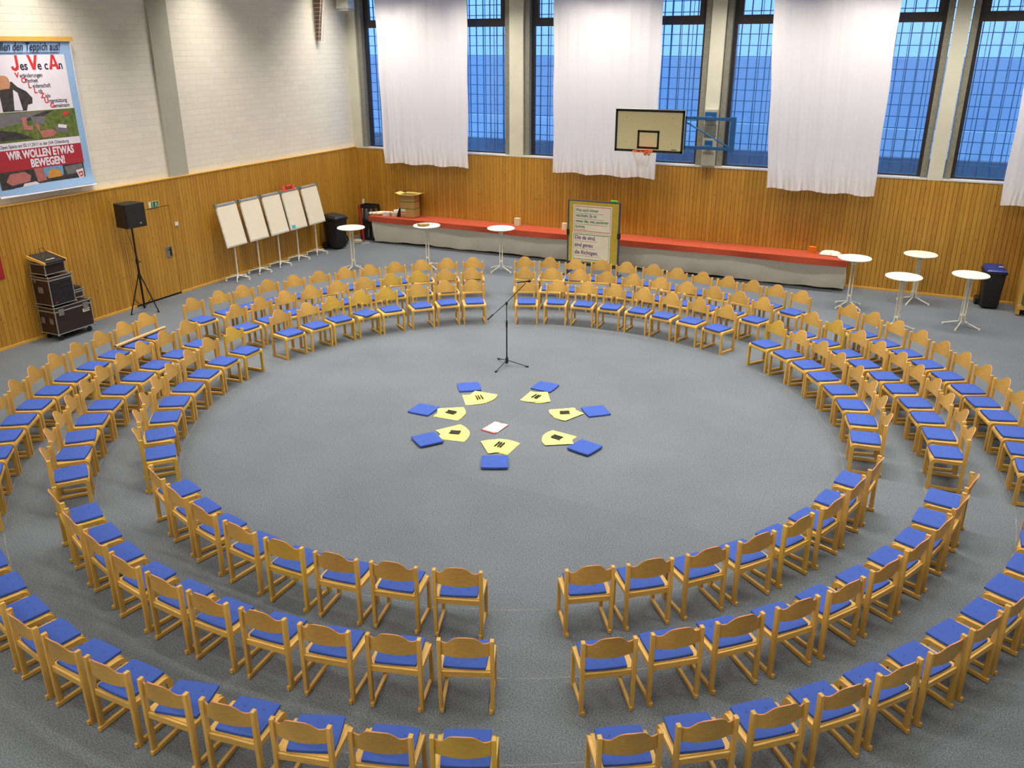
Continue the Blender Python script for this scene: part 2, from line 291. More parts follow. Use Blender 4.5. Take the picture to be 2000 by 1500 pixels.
CH={'1A':[(1,-3.005,4.406),(2,-3.49,4.085),(3,-3.876,3.63),(4,-4.305,3.12),(5,-4.622,2.672),(6,-4.876,2.1),(7,-5.044,1.55),(8,-5.213,0.95)],
'1B':[(1,-5.264,-0.228),(2,-5.22,-0.852),(3,-5.049,-1.452),(4,-4.832,-2.052),(5,-4.579,-2.577),(6,-4.241,-3.094),(7,-3.841,-3.58),(8,-3.377,-4.008)],
'1C':[(1,1.814,-4.961),(2,1.208,-5.136),(3,0.612,-5.248),(4,-0.004,-5.283),(5,-0.618,-5.234),(6,-1.239,-5.111),(7,-1.791,-4.938),(8,-2.351,-4.697)],
'1D':[(1,2.941,-4.382),(2,3.427,-4.02),(3,3.881,-3.587),(4,4.274,-3.111),(5,4.607,-2.582),(6,4.882,-2.03),(7,5.076,-1.442),(8,5.227,-0.824)],
'1E':[(1,3.232,4.2),(2,3.686,3.805),(3,4.094,3.371),(4,4.42,2.889),(5,4.735,2.375),(6,4.976,1.81),(7,5.147,1.249),(8,5.253,0.618)],
'1F':[(1,-1.971,4.896),(2,-1.388,5.146),(3,-0.788,5.257),(4,-0.183,5.294),(5,0.433,5.283),(6,1.024,5.185),(7,1.62,5.025),(8,2.204,4.804)],
'2A':[(1,-3.507,5.298),(2,-3.953,4.934),(3,-4.424,4.561),(4,-4.839,4.117),(5,-5.177,3.622),(6,-5.514,3.137),(7,-5.755,2.574),(8,-5.978,2.039),(9,-6.103,1.467),(10,-6.182,0.867)],
'2B':[(1,-6.261,-0.305),(2,-6.169,-0.905),(3,-6.07,-1.486),(4,-5.895,-2.041),(5,-5.71,-2.593),(6,-5.419,-3.114),(7,-5.113,-3.615),(8,-4.759,-4.077),(9,-4.379,-4.507),(10,-3.925,-4.912)],
'2C':[(1,2.371,-5.83),(2,1.797,-6.053),(3,1.194,-6.208),(4,0.586,-6.281),(5,-0.032,-6.306),(6,-0.607,-6.27),(7,-1.2,-6.189),(8,-1.802,-6.023),(9,-2.357,-5.836),(10,-2.91,-5.58)],
'2D':[(1,3.466,-5.308),(2,3.949,-4.935),(3,4.396,-4.531),(4,4.816,-4.075),(5,5.182,-3.599),(6,5.495,-3.072),(7,5.752,-2.541),(8,5.965,-1.988),(9,6.133,-1.415),(10,6.24,-0.826)],
'2E':[(1,3.721,5.022),(2,4.179,4.689),(3,4.605,4.246),(4,4.958,3.785),(5,5.302,3.337),(6,5.567,2.82),(7,5.812,2.297),(8,5.987,1.75),(9,6.159,1.196),(10,6.233,0.597)],
'2F':[(1,-2.466,5.843),(2,-1.912,6.055),(3,-1.307,6.189),(4,-0.715,6.27),(5,-0.129,6.303),(6,0.474,6.303),(7,1.075,6.171),(8,1.671,6.055),(9,2.217,5.887),(10,2.726,5.639)],
'3A':[(1,-3.962,6.223),(2,-4.454,5.878),(3,-4.904,5.497),(4,-5.342,5.071),(5,-5.724,4.622),(6,-6.059,4.15),(7,-6.368,3.649),(8,-6.638,3.129),(9,-6.881,2.589),(10,-7.049,2.013),(11,-7.172,1.48),(12,-7.272,0.86)],
'3B':[(1,-7.304,-0.281),(2,-7.236,-0.831),(3,-7.141,-1.395),(4,-7.001,-1.984),(5,-6.849,-2.52),(6,-6.619,-3.05),(7,-6.355,-3.56),(8,-6.053,-4.053),(9,-5.712,-4.521),(10,-5.336,-4.96),(11,-4.925,-5.367),(12,-4.484,-5.741)],
'3C':[(1,2.878,-6.803),(2,2.315,-7.02),(3,1.723,-7.188),(4,1.107,-7.279),(5,0.506,-7.338),(6,-0.103,-7.346),(7,-0.676,-7.317),(8,-1.263,-7.24),(9,-1.84,-7.116),(10,-2.405,-6.945),(11,-2.954,-6.73),(12,-3.484,-6.471)],
'3D':[(1,3.958,-6.249),(2,4.434,-5.877),(3,4.893,-5.491),(4,5.313,-5.064),(5,5.688,-4.614),(6,6.033,-4.14),(7,6.338,-3.644),(8,6.61,-3.124),(9,6.839,-2.584),(10,7.024,-2.027),(11,7.164,-1.457),(12,7.258,-0.878)],
'3E':[(1,4.301,5.852),(2,4.736,5.509),(3,5.166,5.129),(4,5.556,4.702),(5,5.906,4.238),(6,6.216,3.773),(7,6.494,3.261),(8,6.724,2.753),(9,6.896,2.265),(10,7.054,1.711),(11,7.168,1.146),(12,7.236,0.573)],
'3F':[(1,-2.9,6.784),(2,-2.358,6.984),(3,-1.76,7.098),(4,-1.195,7.278),(5,-0.611,7.314),(6,0.01,7.341),(7,0.58,7.247),(8,1.173,7.126),(9,1.745,7.01),(10,2.288,6.893),(11,2.8,6.731),(12,3.328,6.464)]}
# ================================================================ the room
def structure(name, bm, m, parent=None, smooth=False):
    o = obj(name, bm, m, parent, smooth)
    if not parent: o['kind'] = 'structure'
    return o
b = NB(); box(b, XL-.4, XR, YF, YB+.3, -.1, 0); structure('floor', b, M_CARPET)
b = NB(); box(b, XL-.4, XR+.2, YF-.2, YB+.5, HC, HC+.2); structure('ceiling', b, M_CEIL)
# left wall: brick above, boards below
b = NB(); box(b, XL-.35, XL-.07, YF, YB+.3, 0, HC); wl = structure('wall_left', b, M_BRICK)
def boards(bm, axis, a0, a1, z0, z1, pos, facing, pitch=.095, depth=.018, back=.05, g=.0045):
    # vertical boards with real grooves; axis 'x' or 'y' runs along the wall, facing = sign of the room side
    k0 = math.floor(a0/pitch); prof = []
    k = k0
    while k*pitch < a1-1e-6:
        s = max(a0, k*pitch); e = min(a1, (k+1)*pitch)
        if e-s > .02:
            prof += [(s+g*.4, pos-facing*depth), (s+g, pos), (e-g, pos), (e-g*.4, pos-facing*depth)]
        k += 1
    lo = []; hi = []
    for t, q in prof:
        p = (t, q) if axis == 'x' else (q, t)
        lo.append(bm.verts.new((p[0], p[1], z0))); hi.append(bm.verts.new((p[0], p[1], z1)))
    for i in range(len(prof)-1): bm.faces.new((lo[i], lo[i+1], hi[i+1], hi[i]))
    qb = pos-facing*back
    if axis == 'x': box(bm, a0, a1, min(qb, pos-facing*depth), max(qb, pos-facing*depth), z0, z1)
    else: box(bm, min(qb, pos-facing*depth), max(qb, pos-facing*depth), a0, a1, z0, z1)
    # cap strip closing the top edge
    c0, c1 = (min(pos, pos-facing*depth), max(pos, pos-facing*depth))
    v = [(a0, c0), (a1, c0), (a1, c1), (a0, c1)]
    for zz in (z0, z1):
        q = [bm.verts.new(((t, s, zz) if axis == 'x' else (s, t, zz))) for t, s in v]; bm.faces.new(q)
DY0, DY1, DZ = 1.95, 3.27, 2.05
b = NB()
boards(b, 'y', YF, DY0, .05, RIM, XL, 1); boards(b, 'y', DY1, YB-.001, .05, RIM, XL, 1); boards(b, 'y', DY0, DY1, DZ+.012, RIM, XL, 1)
structure('cladding', b, M_CLY, wl)
b = NB(); boards(b, 'y', DY0+.008, DY1-.008, .045, DZ, XL-.004, 1); d1 = structure('door_1', b, M_CLY)
b = NB(); box(b, XL-.002, XL+.006, 2.98, 3.17, .90, 1.15, .004); hp = obj('handle_plate', b, M_GSTEEL, d1)
b = NB(); box(b, XL+.006, XL+.009, 3.095, 3.145, .93, 1.12); cyl(b, (XL+.006, 3.05, 1.07), (XL+.045, 3.05, 1.07), .008); tube(b, [(XL+.04, 3.05, 1.07), (XL+.04, 3.12, 1.07)], .009); obj('door_handle', b, M_BLACKM, hp)
b = NB(); box(b, XL-.06, XL-.03, DY0, DY1, 0, DZ); obj('door_gap_shade', b, M_BLACK, d1)  # black sheet stands in for the shade in the gap around the door
b = NB(); box(b, XL-.01, XL+.018, YF, DY0-.0, 0, .055, .003); box(b, XL-.01, XL+.018, DY1, YB, 0, .055, .003); structure('baseboard_left', b, M_TRIM)
b = NB(); box(b, XL-.07, XL+.012, YF, YB, RIM, RIM+.028, .003); structure('trim_1', b, M_TRIM)
b = NB(); box(b, XL-.09, XL-.02, 3.45, 4.0, RIM+.028, HC); pl = structure('pillar', b, M_CONC2, wl)
b = NB(); box(b, XL-.012, XL+.016, YB-.016, YB+.012, 0, RIM, .002); structure('trim_3', b, M_CLY)
# back wall: boards below the windows, pillars between them
PILL = [(XL-.3, XL+.23), (-5.11, -4.71), (.12, .46), (5.22, 5.53), (10.5, XR)]
b = NB(); boards(b, 'x', XL, XR, .05, RIM-.02, YB, -1); wb = structure('wall_back', b, M_CLX)
b = NB(); box(b, XL-.3, XR, YB+.05, YB+.5, 0, RIM-.04); obj('masonry', b, M_CONC, wb)
for a, c in PILL:
    b = NB(); box(b, a, c, YB, YB+.5, RIM-.02, HC, .006); obj('pillar', b, M_CONC, wb)
b = NB(); box(b, XL, XR, YB-.018, YB+.01, 0, .055, .003); structure('baseboard_back', b, M_TRIMX)
b = NB()
for i in range(4): box(b, PILL[i][1]+.002, PILL[i+1][0]-.002, YB-.008, YB+.3, RIM-.018, RIM+.022, .003)
structure('trim_2', b, M_SILL)
YW = YB+.26
for i in range(4):
    x0, x1 = PILL[i][1], PILL[i+1][0]
    wroot = empty('window_%d' % (i+1), (0, 0, 0), 0, kind='structure')
    b = NB()
    for xa, xb in ((x0+.02, x0+.15), (x1-.15, x1-.02)): box(b, xa, xb, YB+.06, YW-.02, RIM+.02, HC, .003)
    obj('side_profile', b, M_GREYFRAME, wroot)
    b = NB()
    for xa, xb in ((x0+.15, x0+.23), (x1-.23, x1-.15)): box(b, xa, xb, YW-.04, YW+.05, RIM+.02, HC)
    box(b, x0+.22, x1-.22, YW-.04, YW+.05, 5.86, 6.06); box(b, x0+.22, x1-.22, YW-.04, YW+.05, RIM+.02, RIM+.06)
    for xa, xb in ((x0+.23, x0+.34), (x1-.34, x1-.23)): box(b, xa, xb, YW-.06, YW+.03, 6.06, HC)
    xm = (x0+x1)/2; box(b, xm-.06, xm+.06, YW-.04, YW+.05, RIM+.02, HC)
    obj('window_frame', b, M_DARKFRAME, wroot)
    b = NB(); box(b, x0+.23, xm-.06, YW, YW+.012, RIM+.05, 5.87); box(b, xm+.06, x1-.23, YW, YW+.012, RIM+.05, 5.87); obj('pane', b, M_GLASS, wroot)
    b = NB(); box(b, x0+.33, xm-.06, YW, YW+.012, 6.06, HC); box(b, xm+.06, x1-.33, YW, YW+.012, 6.06, HC); obj('vent_pane', b, M_GLASS, wroot)
    b = NB(); x = x0+.05; k = 0
    while x < x1:
        box(b, x, x+.022, YW+.28, YW+.31, RIM-.3, HC); x += .205; k += 1
    z = RIM+.02
    while z < HC: box(b, x0-.1, x1+.1, YW+.285, YW+.305, z, z+.018); z += .25
    obj('outer_bars', b, M_BARS, wroot)
    b = NB(); x = x0+.12
    while x < x1:
        box(b, x, x+.012, YW+.62, YW+.64, RIM-.3, HC); x += .27
    obj('rear_bars', b, M_BARS2, wroot)
b = NB(); box(b, XR, XR+.2, YF, YB+.3, 0, HC); structure('wall_right', b, M_CONC)
b = NB(); box(b, XL-.4, XR+.2, YF-.2, YF, 0, HC); structure('wall_front', b, M_CONC)
# outside the windows
b = NB(); box(b, -70, 40, YB+1.6, 90, -1.2, -1.0); o = obj('yard_ground', b, mat('wet_asphalt', (150, 176, 196), .7)); tag(o, kind='structure')
b = NB(); box(b, -60, 30, 17.0, 17.3, -1.0, 2.35); o = obj('yard_wall', b, mat('dark_yard_wall', (110, 112, 120), .8, noise=1.5, col2=(124, 124, 130))); tag(o, 'long dark yard wall outside, seen low through the barred windows', 'wall')
b = NB(); box(b, -75, 45, 25, 25.3, -1.0, 2.5); o = obj('light_band_wall', b, mat('pale_band_surface', (226, 232, 236), .8, noise=.5)); tag(o, 'pale wall added outside to make the light band above the dark yard wall', 'wall')  # pale wall put in to make the light band behind the windows
b = NB(); box(b, -75, 45, 30, 38, -1.0, 4.9); o = obj('outside_building', b, mat('blue_grey_render', (196, 202, 210), .8, noise=.3, col2=(186, 194, 206))); tag(o, 'long pale building standing beyond the yard wall, outside the windows', 'building')
# ceiling lamps, added fill rows included
b = NB(); box(b, -1.12, 1.12, -.17, .17, .02, .10, .01); lampm = obj('ceiling_lamp_body', b, M_LAMPBODY)
b = NB()
for s in (-1, 1): box(b, -1.12, 1.12, s*.17-.006, s*.17+.006, -.03, .03)
box(b, -1.126, -1.114, -.17, .17, -.03, .03); box(b, 1.114, 1.126, -.17, .17, -.03, .03)
shm = obj('lamp_reflector', b, M_LAMPBODY)
b = NB(); cyl(b, (-1.05, .06, .005), (1.05, .06, .005), .013); cyl(b, (-1.05, -.06, .005), (1.05, -.06, .005), .013); dfm = obj('lamp_tubes', b, M_DIFF)
first = True
for n, (lo, lx, ly) in enumerate(lamp_lights):
    r = empty('ceiling_or_fill_lamp', (lx, ly, HC-.101), 0, 'long white louvred ceiling lamp, out of the picture above, two nearest rows added fill', 'lamp', 'ceiling lamps in rows')
    for src, nm in ((lampm, 'lamp_body'), (shm, 'lamp_reflector'), (dfm, 'lamp_tubes')):
        c = src if first else src.copy()
        if not first: COL.objects.link(c)
        c.parent = r; c.name = nm
    first = False
    lo.parent = r; lo.location = (0, 0, -.035)
# chalk circles on the carpet
mc = bpy.data.materials.new('worn_chalk'); mc.use_nodes = True; nt = mc.node_tree; bb = nt.nodes['Principled BSDF']; bb.inputs['Base Color'].default_value = C4((182, 184, 184)); bb.inputs['Roughness'].default_value = .9
tcc = nt.nodes.new('ShaderNodeTexCoord'); nn = nt.nodes.new('ShaderNodeTexNoise'); nn.inputs['Scale'].default_value = 6; nn.inputs['Detail'].default_value = 6; nt.links.new(tcc.outputs['Object'], nn.inputs[0])
mrr = nt.nodes.new('ShaderNodeMapRange'); mrr.inputs[1].default_value = .3; mrr.inputs[2].default_value = .7; mrr.inputs[3].default_value = .0; mrr.inputs[4].default_value = .42; nt.links.new(nn.outputs['Fac'], mrr.inputs[0]); nt.links.new(mrr.outputs[0], bb.inputs['Alpha'])
for R0, nm in ((4.835, 'inner'), (5.87, 'middle'), (6.885, 'outer')):
    b = NB(); N = 360; vs = []
    ph = [random.uniform(0, 6.3) for _ in range(3)]
    for k in range(N):
        a = 2*PI*k/N; rr = R0+.012*math.sin(5*a+ph[0])+.008*math.sin(11*a+ph[1])+.005*math.sin(31*a+ph[2])
        vs.append([b.verts.new((q*math.cos(a), q*math.sin(a), .0035)) for q in (rr-.006, rr+.006)])
    for k in range(N): b.faces.new((vs[k][0], vs[k][1], vs[(k+1) % N][1], vs[(k+1) % N][0]))
    tag(obj('chalk_circle', b, mc), 'thin chalk circle drawn on the carpet under the %s row of chairs' % nm, 'floor marking', 'chalk circles')

# ================================================================ chairs
W2 = .2425
def make_chair(v):
    R = empty('stacking_chair')
    mx, my, mz = M_BEECH[(v, 'x')], M_BEECH[(v, 'y')], M_BEECH[(v, 'z')]
    # seat: bent plywood with rolled front edge
    prof = [(.015, .436), (.10, .434), (.20, .432), (.30, .433), (.352, .436)]
    for k in range(1, 9):
        a = PI/2*k/8*1.15; prof.append((.352+.05*math.sin(a), .436-.05*(1-math.cos(a))))
    low = []
    for i, (y, z) in enumerate(prof):
        p0 = prof[max(i-1, 0)]; p1 = prof[min(i+1, len(prof)-1)]; d = Vector((p1[0]-p0[0], p1[1]-p0[1])).normalized(); low.append((y+d.y*.012, z-d.x*.012))
    b = NB(); prism(b, prof+low[::-1], lambda u, w_, h: (h, u, w_), -.204, .204); obj('seat', b, my, R, True)
    for s in (-1, 1):
        xo, xi = s*W2, s*(W2-.034)
        b = NB(); box(b, min(xo, xi), max(xo, xi), -.022, .026, 0, .758, .003); obj('leg', b, mz, R, True)      # rear leg running up to the backrest
        f0, f1 = min(s*.236, s*.204), max(s*.236, s*.204)
        # front leg with the bent upper corner
        pts = [(.398, 0), (.398, .37)]
        for k in range(1, 7): a = PI/2*k/6; pts.append((.335+.063*math.cos(a), .37+.063*math.sin(a)))
        pts += [(.315, .433), (.315, .385)]
        for k in range(0, 4): a = PI/2*(1-k/3); pts.append((.328+.022*math.cos(a), .363+.022*math.sin(a)))
        pts += [(.350, 0)]
        b = NB(); prism(b, pts, lambda u, w_, h: (h, u, w_), f0, f1); obj('leg', b, mz, R, True)
        b = NB(); box(b, f0, f1, .026, .315, .385, .433, .002); obj('side_rail', b, my, R)
        g0, g1 = min(s*.228, s*.198), max(s*.228, s*.198)
        b = NB(); box(b, g0, g1, -.042, .35, .006, .046, .003); obj('floor_rail', b, my, R)
    b = NB(); box(b, -.2085, .2085, -.008, .014, .372, .428, .002); obj('back_rail', b, mx, R)
    # backrest: curved plywood with a hump
    def top(t):
        a = abs(t); K = [(0, 1), (.15, .985), (.3, .915), (.42, .79), (.52, .60), (.60, .38), (.68, .17), (.76, .05), (.85, .01), (1.01, 0)]
        for (u0, h0), (u1, h1) in zip(K, K[1:]):
            if a <= u1: return .732+.106*(h0+(h1-h0)*(a-u0)/(u1-u0))
    nu = 32; th = .011
    b = NB(); F = []; Bk = []
    for i in range(nu+1):
        t = -1+2*i/nu; x = t*.2085; y = .004-.052*(1-t*t); tn = Vector((.2085, .104*t)).normalized(); nrm = Vector((-tn.y, tn.x))
        z0 = .602-.010*(1-t*t); z1 = top(t); fr = []; bk = []
        for s_ in (0, .33, .66, 1):
            z = z0+(z1-z0)*s_; yy = .006-(.034+.052*max(0, (z-.60)/.24)**1.2)*(1-t*t)
            fr.append((x+nrm.x*th/2, yy+nrm.y*th/2, z)); bk.append((x-nrm.x*th/2, yy-nrm.y*th/2, z))
        F.append(fr); Bk.append(bk)
    FV = [[b.verts.new(p) for p in c] for c in F]; BV = [[b.verts.new(p) for p in c] for c in Bk]
    for i in range(nu):
        for j in range(3):
            b.faces.new((FV[i][j], FV[i+1][j], FV[i+1][j+1], FV[i][j+1])); b.faces.new((BV[i+1][j], BV[i][j], BV[i][j+1], BV[i+1][j+1]))
        b.faces.new((FV[i][3], FV[i+1][3], BV[i+1][3], BV[i][3])); b.faces.new((FV[i+1][0], FV[i][0], BV[i][0], BV[i+1][0]))
    for i in (0, nu):
        b.faces.new((FV[i][0], FV[i][1], FV[i][2], FV[i][3], BV[i][3], BV[i][2], BV[i][1], BV[i][0]))
    o = obj('backrest', b, mx, R, True)
    # plywood edge shows a slightly redder tone
    o.data.materials.append(M_EDGE)
    for p in o.data.polygons:
        if p.normal.z > .55 or p.normal.z < -.8: p.material_index = 1
    return R
protos = [make_chair(0), make_chair(1)]
M_TUFT = mat('navy_tuft', (44, 62, 132), .9)
def make_cushion():
    S = .378; n = 24; b = NB(); dots = [(-.5, -.5), (.5, -.5), (-.5, .5), (.5, .5), (0, 0)]
    def sh(u, v):
        x, y = 2*u-1, 2*v-1; m = .94
        # squircle-ish corners
        k = 1-.035*(x*x*y*y); return x*S/2*k, y*S/2*k
    def ht(u, v):
        x, y = 2*u-1, 2*v-1; e = min(1-abs(x), 1-abs(y)); h = .032-.008*max(0, 1-e/.12)
        for dx, dy in dots: h -= .007*math.exp(-((x-dx*.9)**2+(y-dy*.9)**2)/.008)
        return h
    T = grid(b, n, n, lambda u, v: (*sh(u, v), ht(u, v)))
    Bt = grid(b, n, n, lambda u, v: (*sh(u, v), 0.0))
    rim = [(i, 0) for i in range(n)]+[(n, j) for j in range(n)]+[(i, n) for i in range(n, 0, -1)]+[(0, j) for j in range(n, 0, -1)]
    for k in range(len(rim)):
        a = rim[k]; c = rim[(k+1) % len(rim)]
        b.faces.new((T[a[0]][a[1]], T[c[0]][c[1]], Bt[c[0]][c[1]], Bt[a[0]][a[1]]))
    o = obj('seat_cushion', b, M_CUSH, None, True); o.data.materials.append(M_TUFT)
    for p in o.data.polygons:
        if p.center.z > .015 and any((p.center.x-dx*.9*S/2)**2+(p.center.y-dy*.9*S/2)**2 < .0095**2 for dx, dy in dots): p.material_index = 1
    return o
cush0 = make_cushion()
ORD = ['', 'first', 'second', 'third', 'fourth', 'fifth', 'sixth', 'seventh', 'eighth', 'ninth', 'tenth', 'eleventh', 'twelfth']
BLOCK = {'A': ('far left', 'centre aisle'), 'F': ('far right', 'centre aisle'), 'B': ('left', 'back'), 'E': ('right', 'back'), 'C': ('near left', 'centre aisle'), 'D': ('near right', 'centre aisle')}
RING = {'1': 'inner', '2': 'middle', '3': 'outer'}
YELLOW = {('1A', 5), ('1A', 6), ('1B', 1), ('1E', 1), ('1C', 4), ('1D', 5), ('3C', 1), ('2A', 4), ('2A', 3), ('1B', 8), ('2E', 2), ('1A', 4), ('2C', 10)}
CROT = {('1A', 5): 22, ('2B', 9): -10, ('2B', 8): 6, ('3C', 3): 8, ('3C', 5): 12, ('3D', 12): 15, ('3D', 11): 9, ('1C', 8): 6, ('2E', 5): -8, ('3F', 4): 5, ('2E', 10): 8, ('1B', 7): 8}
used = [False, False]; used_c = False
for key in sorted(CH):
    ring, blk = key[0], key[1]
    bn, ref = BLOCK[blk]
    for idx, x, y in CH[key]:
        v = 1 if (key, idx) in YELLOW else 0
        if not used[v]: r = protos[v]; used[v] = True
        else:
            r = protos[v].copy(); COL.objects.link(r)
            for ch in protos[v].children:
                c = ch.copy(); COL.objects.link(c); c.parent = r
        rz = math.atan2(-y, -x)-PI/2+math.radians(random.uniform(-.8, .8))
        r.location = (x, y, 0); r.rotation_euler = (0, 0, rz)
        tag(r, 'wooden chair, %s from %s, %s row of the %s block' % (ORD[idx], ref, RING[ring], bn), 'chair', 'wooden chairs in the %s row' % RING[ring])
        if used_c: k = cush0.copy(); COL.objects.link(k)
        else: k = cush0; used_c = True
        ox, oy = random.uniform(-.012, .012), .212+random.uniform(-.016, .012)
        k.location = (x+math.cos(rz)*ox-math.sin(rz)*oy, y+math.sin(rz)*ox+math.cos(rz)*oy, .4365)
        k.rotation_euler = (0, 0, rz+math.radians(CROT.get((key, idx), random.uniform(-2.5, 2.5))+random.choice((0, 90, 180))))
        tag(k, 'blue cushion on the chair %s from %s, %s row, %s block' % (ORD[idx], ref, RING[ring], bn), 'cushion', 'blue cushions on the %s row' % RING[ring])
# ================================================================ centre of the circle
CU = [(-1.21, .88, 35.5, 'behind the left of the two back fans', 'upper left'), (-.05, 1.44, -2.5, '', 'upper right'), (-1.40, -.29, 0, '', 'left'), (1.09, .83, 41, '', 'right'),
      (-.76, -1.25, 53.5, '', 'lower left'), (1.42, -.51, -14, '', 'lower right'), (.46, -1.48, 25.5, '', 'front')]
for x, y, a, _, w_ in CU:
    k = cush0.copy(); COL.objects.link(k); k.location = (x, y, .021 if w_ in ('lower right', 'front', 'lower left') else .004); k.rotation_euler = (0, 0, math.radians(a))
    tag(k, 'blue cushion lying on the carpet, %s one of the seven around the yellow cards' % w_, 'cushion', 'seven cushions on the floor')
def fan(cx, cy, ang, n, where, spreaddeg=46, sz=(.42, .297)):
    # a fanned-out stack of yellow cards, pivot at one end
    b = NB()
    for k in range(n):
        t = (k/(n-1)-.5)*math.radians(spreaddeg); z = .0045+k*.0016
        m = Matrix.Translation((cx, cy, z)) @ Matrix.Rotation(math.radians(ang)+t, 4, 'Z') @ Matrix.Translation((0, .21, 0))
        box(b, -sz[1]/2, sz[1]/2, -sz[0]/2, sz[0]/2, 0, .0012, 0, m)
    o = obj('card_fan', b, M_YEL); tag(o, 'fan of yellow paper cards on the carpet, %s one of the seven fans' % where, 'paper cards', 'fans of yellow cards')
    return .0045+n*.0016
FANS = [(-1.03, .62, -116, 56, 'upper left'), (-.05, 1.175, -165, 30, 'upper right'), (-1.15, -.28, -72, 30, 'left'), (.815, .72, 142, 32, 'right'), (-.705, -.97, -56, 46, 'lower left'), (1.14, -.31, 102, 40, 'lower right'), (.35, -1.15, 21, 42, 'front')]
pen0 = None
for x, y, a, sp_, wn_ in FANS:
    zt = fan(x, y, a, 9, wn_, sp_); x -= .22*math.sin(math.radians(a)); y += .22*math.cos(math.radians(a))
    for q in range(3):
        if pen0 is None:
            b = NB(); cyl(b, (-.075, 0, 0), (.075, 0, 0), .011, seg=8); cyl(b, (.025, 0, 0), (.078, 0, 0), .0125, seg=8); pen0 = obj('marker_pen', b, M_BLACK, None, True); k = pen0
        else: k = pen0.copy(); COL.objects.link(k)
        aa = math.radians(a+70+random.uniform(-4, 4)); off = (q-1)*.042
        k.location = (x-math.sin(aa)*off+random.uniform(-.006, .006), y+math.cos(aa)*off, zt+.0128); k.rotation_euler = (0, 0, aa)
        tag(k, 'black marker pen lying on the %s fan of yellow cards' % wn_, 'pen', 'marker pens on the %s card fan' % wn_)
r = empty('clipboard', (-.08, -.40, .004), math.radians(-8), 'red clipboard with white sheets in the middle of the card fans', 'clipboard')
b = NB(); box(b, -.13, .13, -.19, .19, 0, .006, .002); obj('board', b, M_RED, r)
b = NB(); box(b, -.12, .10, -.16, .17, .0065, .0085, 0); box(b, -.10, .13, -.15, .18, .009, .012, 0, Matrix.Rotation(.08, 4, 'Z')); obj('sheets', b, M_WPAPER, r)
b = NB(); box(b, -.03, .03, .165, .195, .006, .02, .003); tube(b, [(-.02, .18, .02), (-.015, .19, .05), (.015, .19, .05), (.02, .18, .02)], .003); obj('clip', b, M_GSTEEL, r)
# ---- microphone stand
r = empty('microphone_stand', (-1.10, 2.12, 0), 0, 'black tripod microphone stand with a boom arm, standing inside the circle', 'microphone stand')
b = NB(); cyl(b, (0, 0, .08), (0, 0, .80), .012); cyl(b, (0, 0, .78), (0, 0, 1.17), .008); obj('pole', b, M_BLACKM, r, True)
b = NB(); cyl(b, (0, 0, .74), (0, 0, .86), .018); obj('clutch', b, M_BLACK, r, True)
b = NB(); cyl(b, (0, 0, .07), (0, 0, .17), .032, .022); cyl(b, (0, 0, .05), (0, 0, .08), .02, .03); obj('hub', b, M_BLACK, r, True)
for a in (-95, 15, 140):
    dx, dy = math.cos(math.radians(a)), math.sin(math.radians(a))
    b = NB(); tube(b, [(dx*.02, dy*.02, .11), (dx*.37, dy*.37, .018)], .008); lg = obj('leg', b, M_BLACKM, r, True)
    b = NB(); cyl(b, (dx*.345, dy*.345, .018), (dx*.40, dy*.40, .016), .015); obj('rubber_foot', b, M_BLACK, lg, True)
bd = Vector((.78, .36, 0)).normalized()
P = lambda t, z: (bd.x*t, bd.y*t, z)
b = NB(); tube(b, [P(-.31, .90), P(0, 1.19), P(.335, 1.545)], .007); bo = obj('boom_arm', b, M_BLACKM, r, True)
b = NB(); cyl(b, P(-.34, .875), P(-.24, .97), .013); obj('counterweight', b, M_BLACK, bo, True)
b = NB(); cyl(b, (-.012, .02, 1.18), (.012, -.03, 1.18), .024); cyl(b, (0, 0, 1.14), (0, 0, 1.2), .014); obj('boom_clamp', b, M_BLACK, r, True)
mt = empty('microphone', (-1.10+bd.x*.32, 2.12+bd.y*.32, 1.555), math.atan2(bd.y, bd.x), 'black handheld microphone clipped to the end of the boom arm', 'microphone')
b = NB(); cyl(b, (-.14, 0, 0), (.055, 0, .022), .011, .016); obj('handle', b, M_BLACK, mt, True)
b = NB(); bmesh.ops.create_uvsphere(b, u_segments=14, v_segments=10, radius=.026, matrix=Matrix.Translation((.075, 0, .025)) @ Matrix.Diagonal((1.25, 1, 1, 1))); obj('grille', b, M_BLACKM, mt, True)

# ================================================================ bistro tables
def bistro():
    R = empty('bistro_table')
    b = NB(); lathe(b, [(0, 1.082), (.335, 1.082), (.35, 1.09), (.352, 1.10), (.345, 1.11), (0, 1.112)], 40); obj('table_top', b, M_WHITE, R, True)
    for k in range(4):
        a = math.radians(45+90*k); ca, sa = math.cos(a), math.sin(a); pa = .045
        pts = [(pa*ca*2.6, pa*sa*2.6, 1.078), (pa*ca*1.3, pa*sa*1.3, 1.02), (pa*ca, pa*sa, .95), (pa*ca, pa*sa, .22), (pa*ca*1.3, pa*sa*1.3, .12)]
        for t in range(1, 6): pts.append(((.06+.05*t)*ca, (.06+.05*t)*sa, .12-.0165*t if t < 5 else .035))
        pts.append((.36*ca, .36*sa, .022))
        b = NB(); tube(b, pts, .0125, 8); lg = obj('leg', b, M_WSTEEL, R, True)
        b = NB(); cyl(b, (.352*ca, .352*sa, 0), (.352*ca, .352*sa, .035), .02, .017); obj('foot_cap', b, M_WSTEEL, lg, True)
    for z0 in (.235, .955): b = NB(); box(b, -.045, .045, -.045, .045, z0, z0+.038, .006); obj('clamp_block', b, M_WSTEEL, R)
    b = NB(); box(b, -.2, .2, -.015, .015, 1.062, 1.082); box(b, -.015, .015, -.2, .2, 1.062, 1.082); obj('top_bracket', b, M_WSTEEL, R)
    return R
bp_ = bistro()
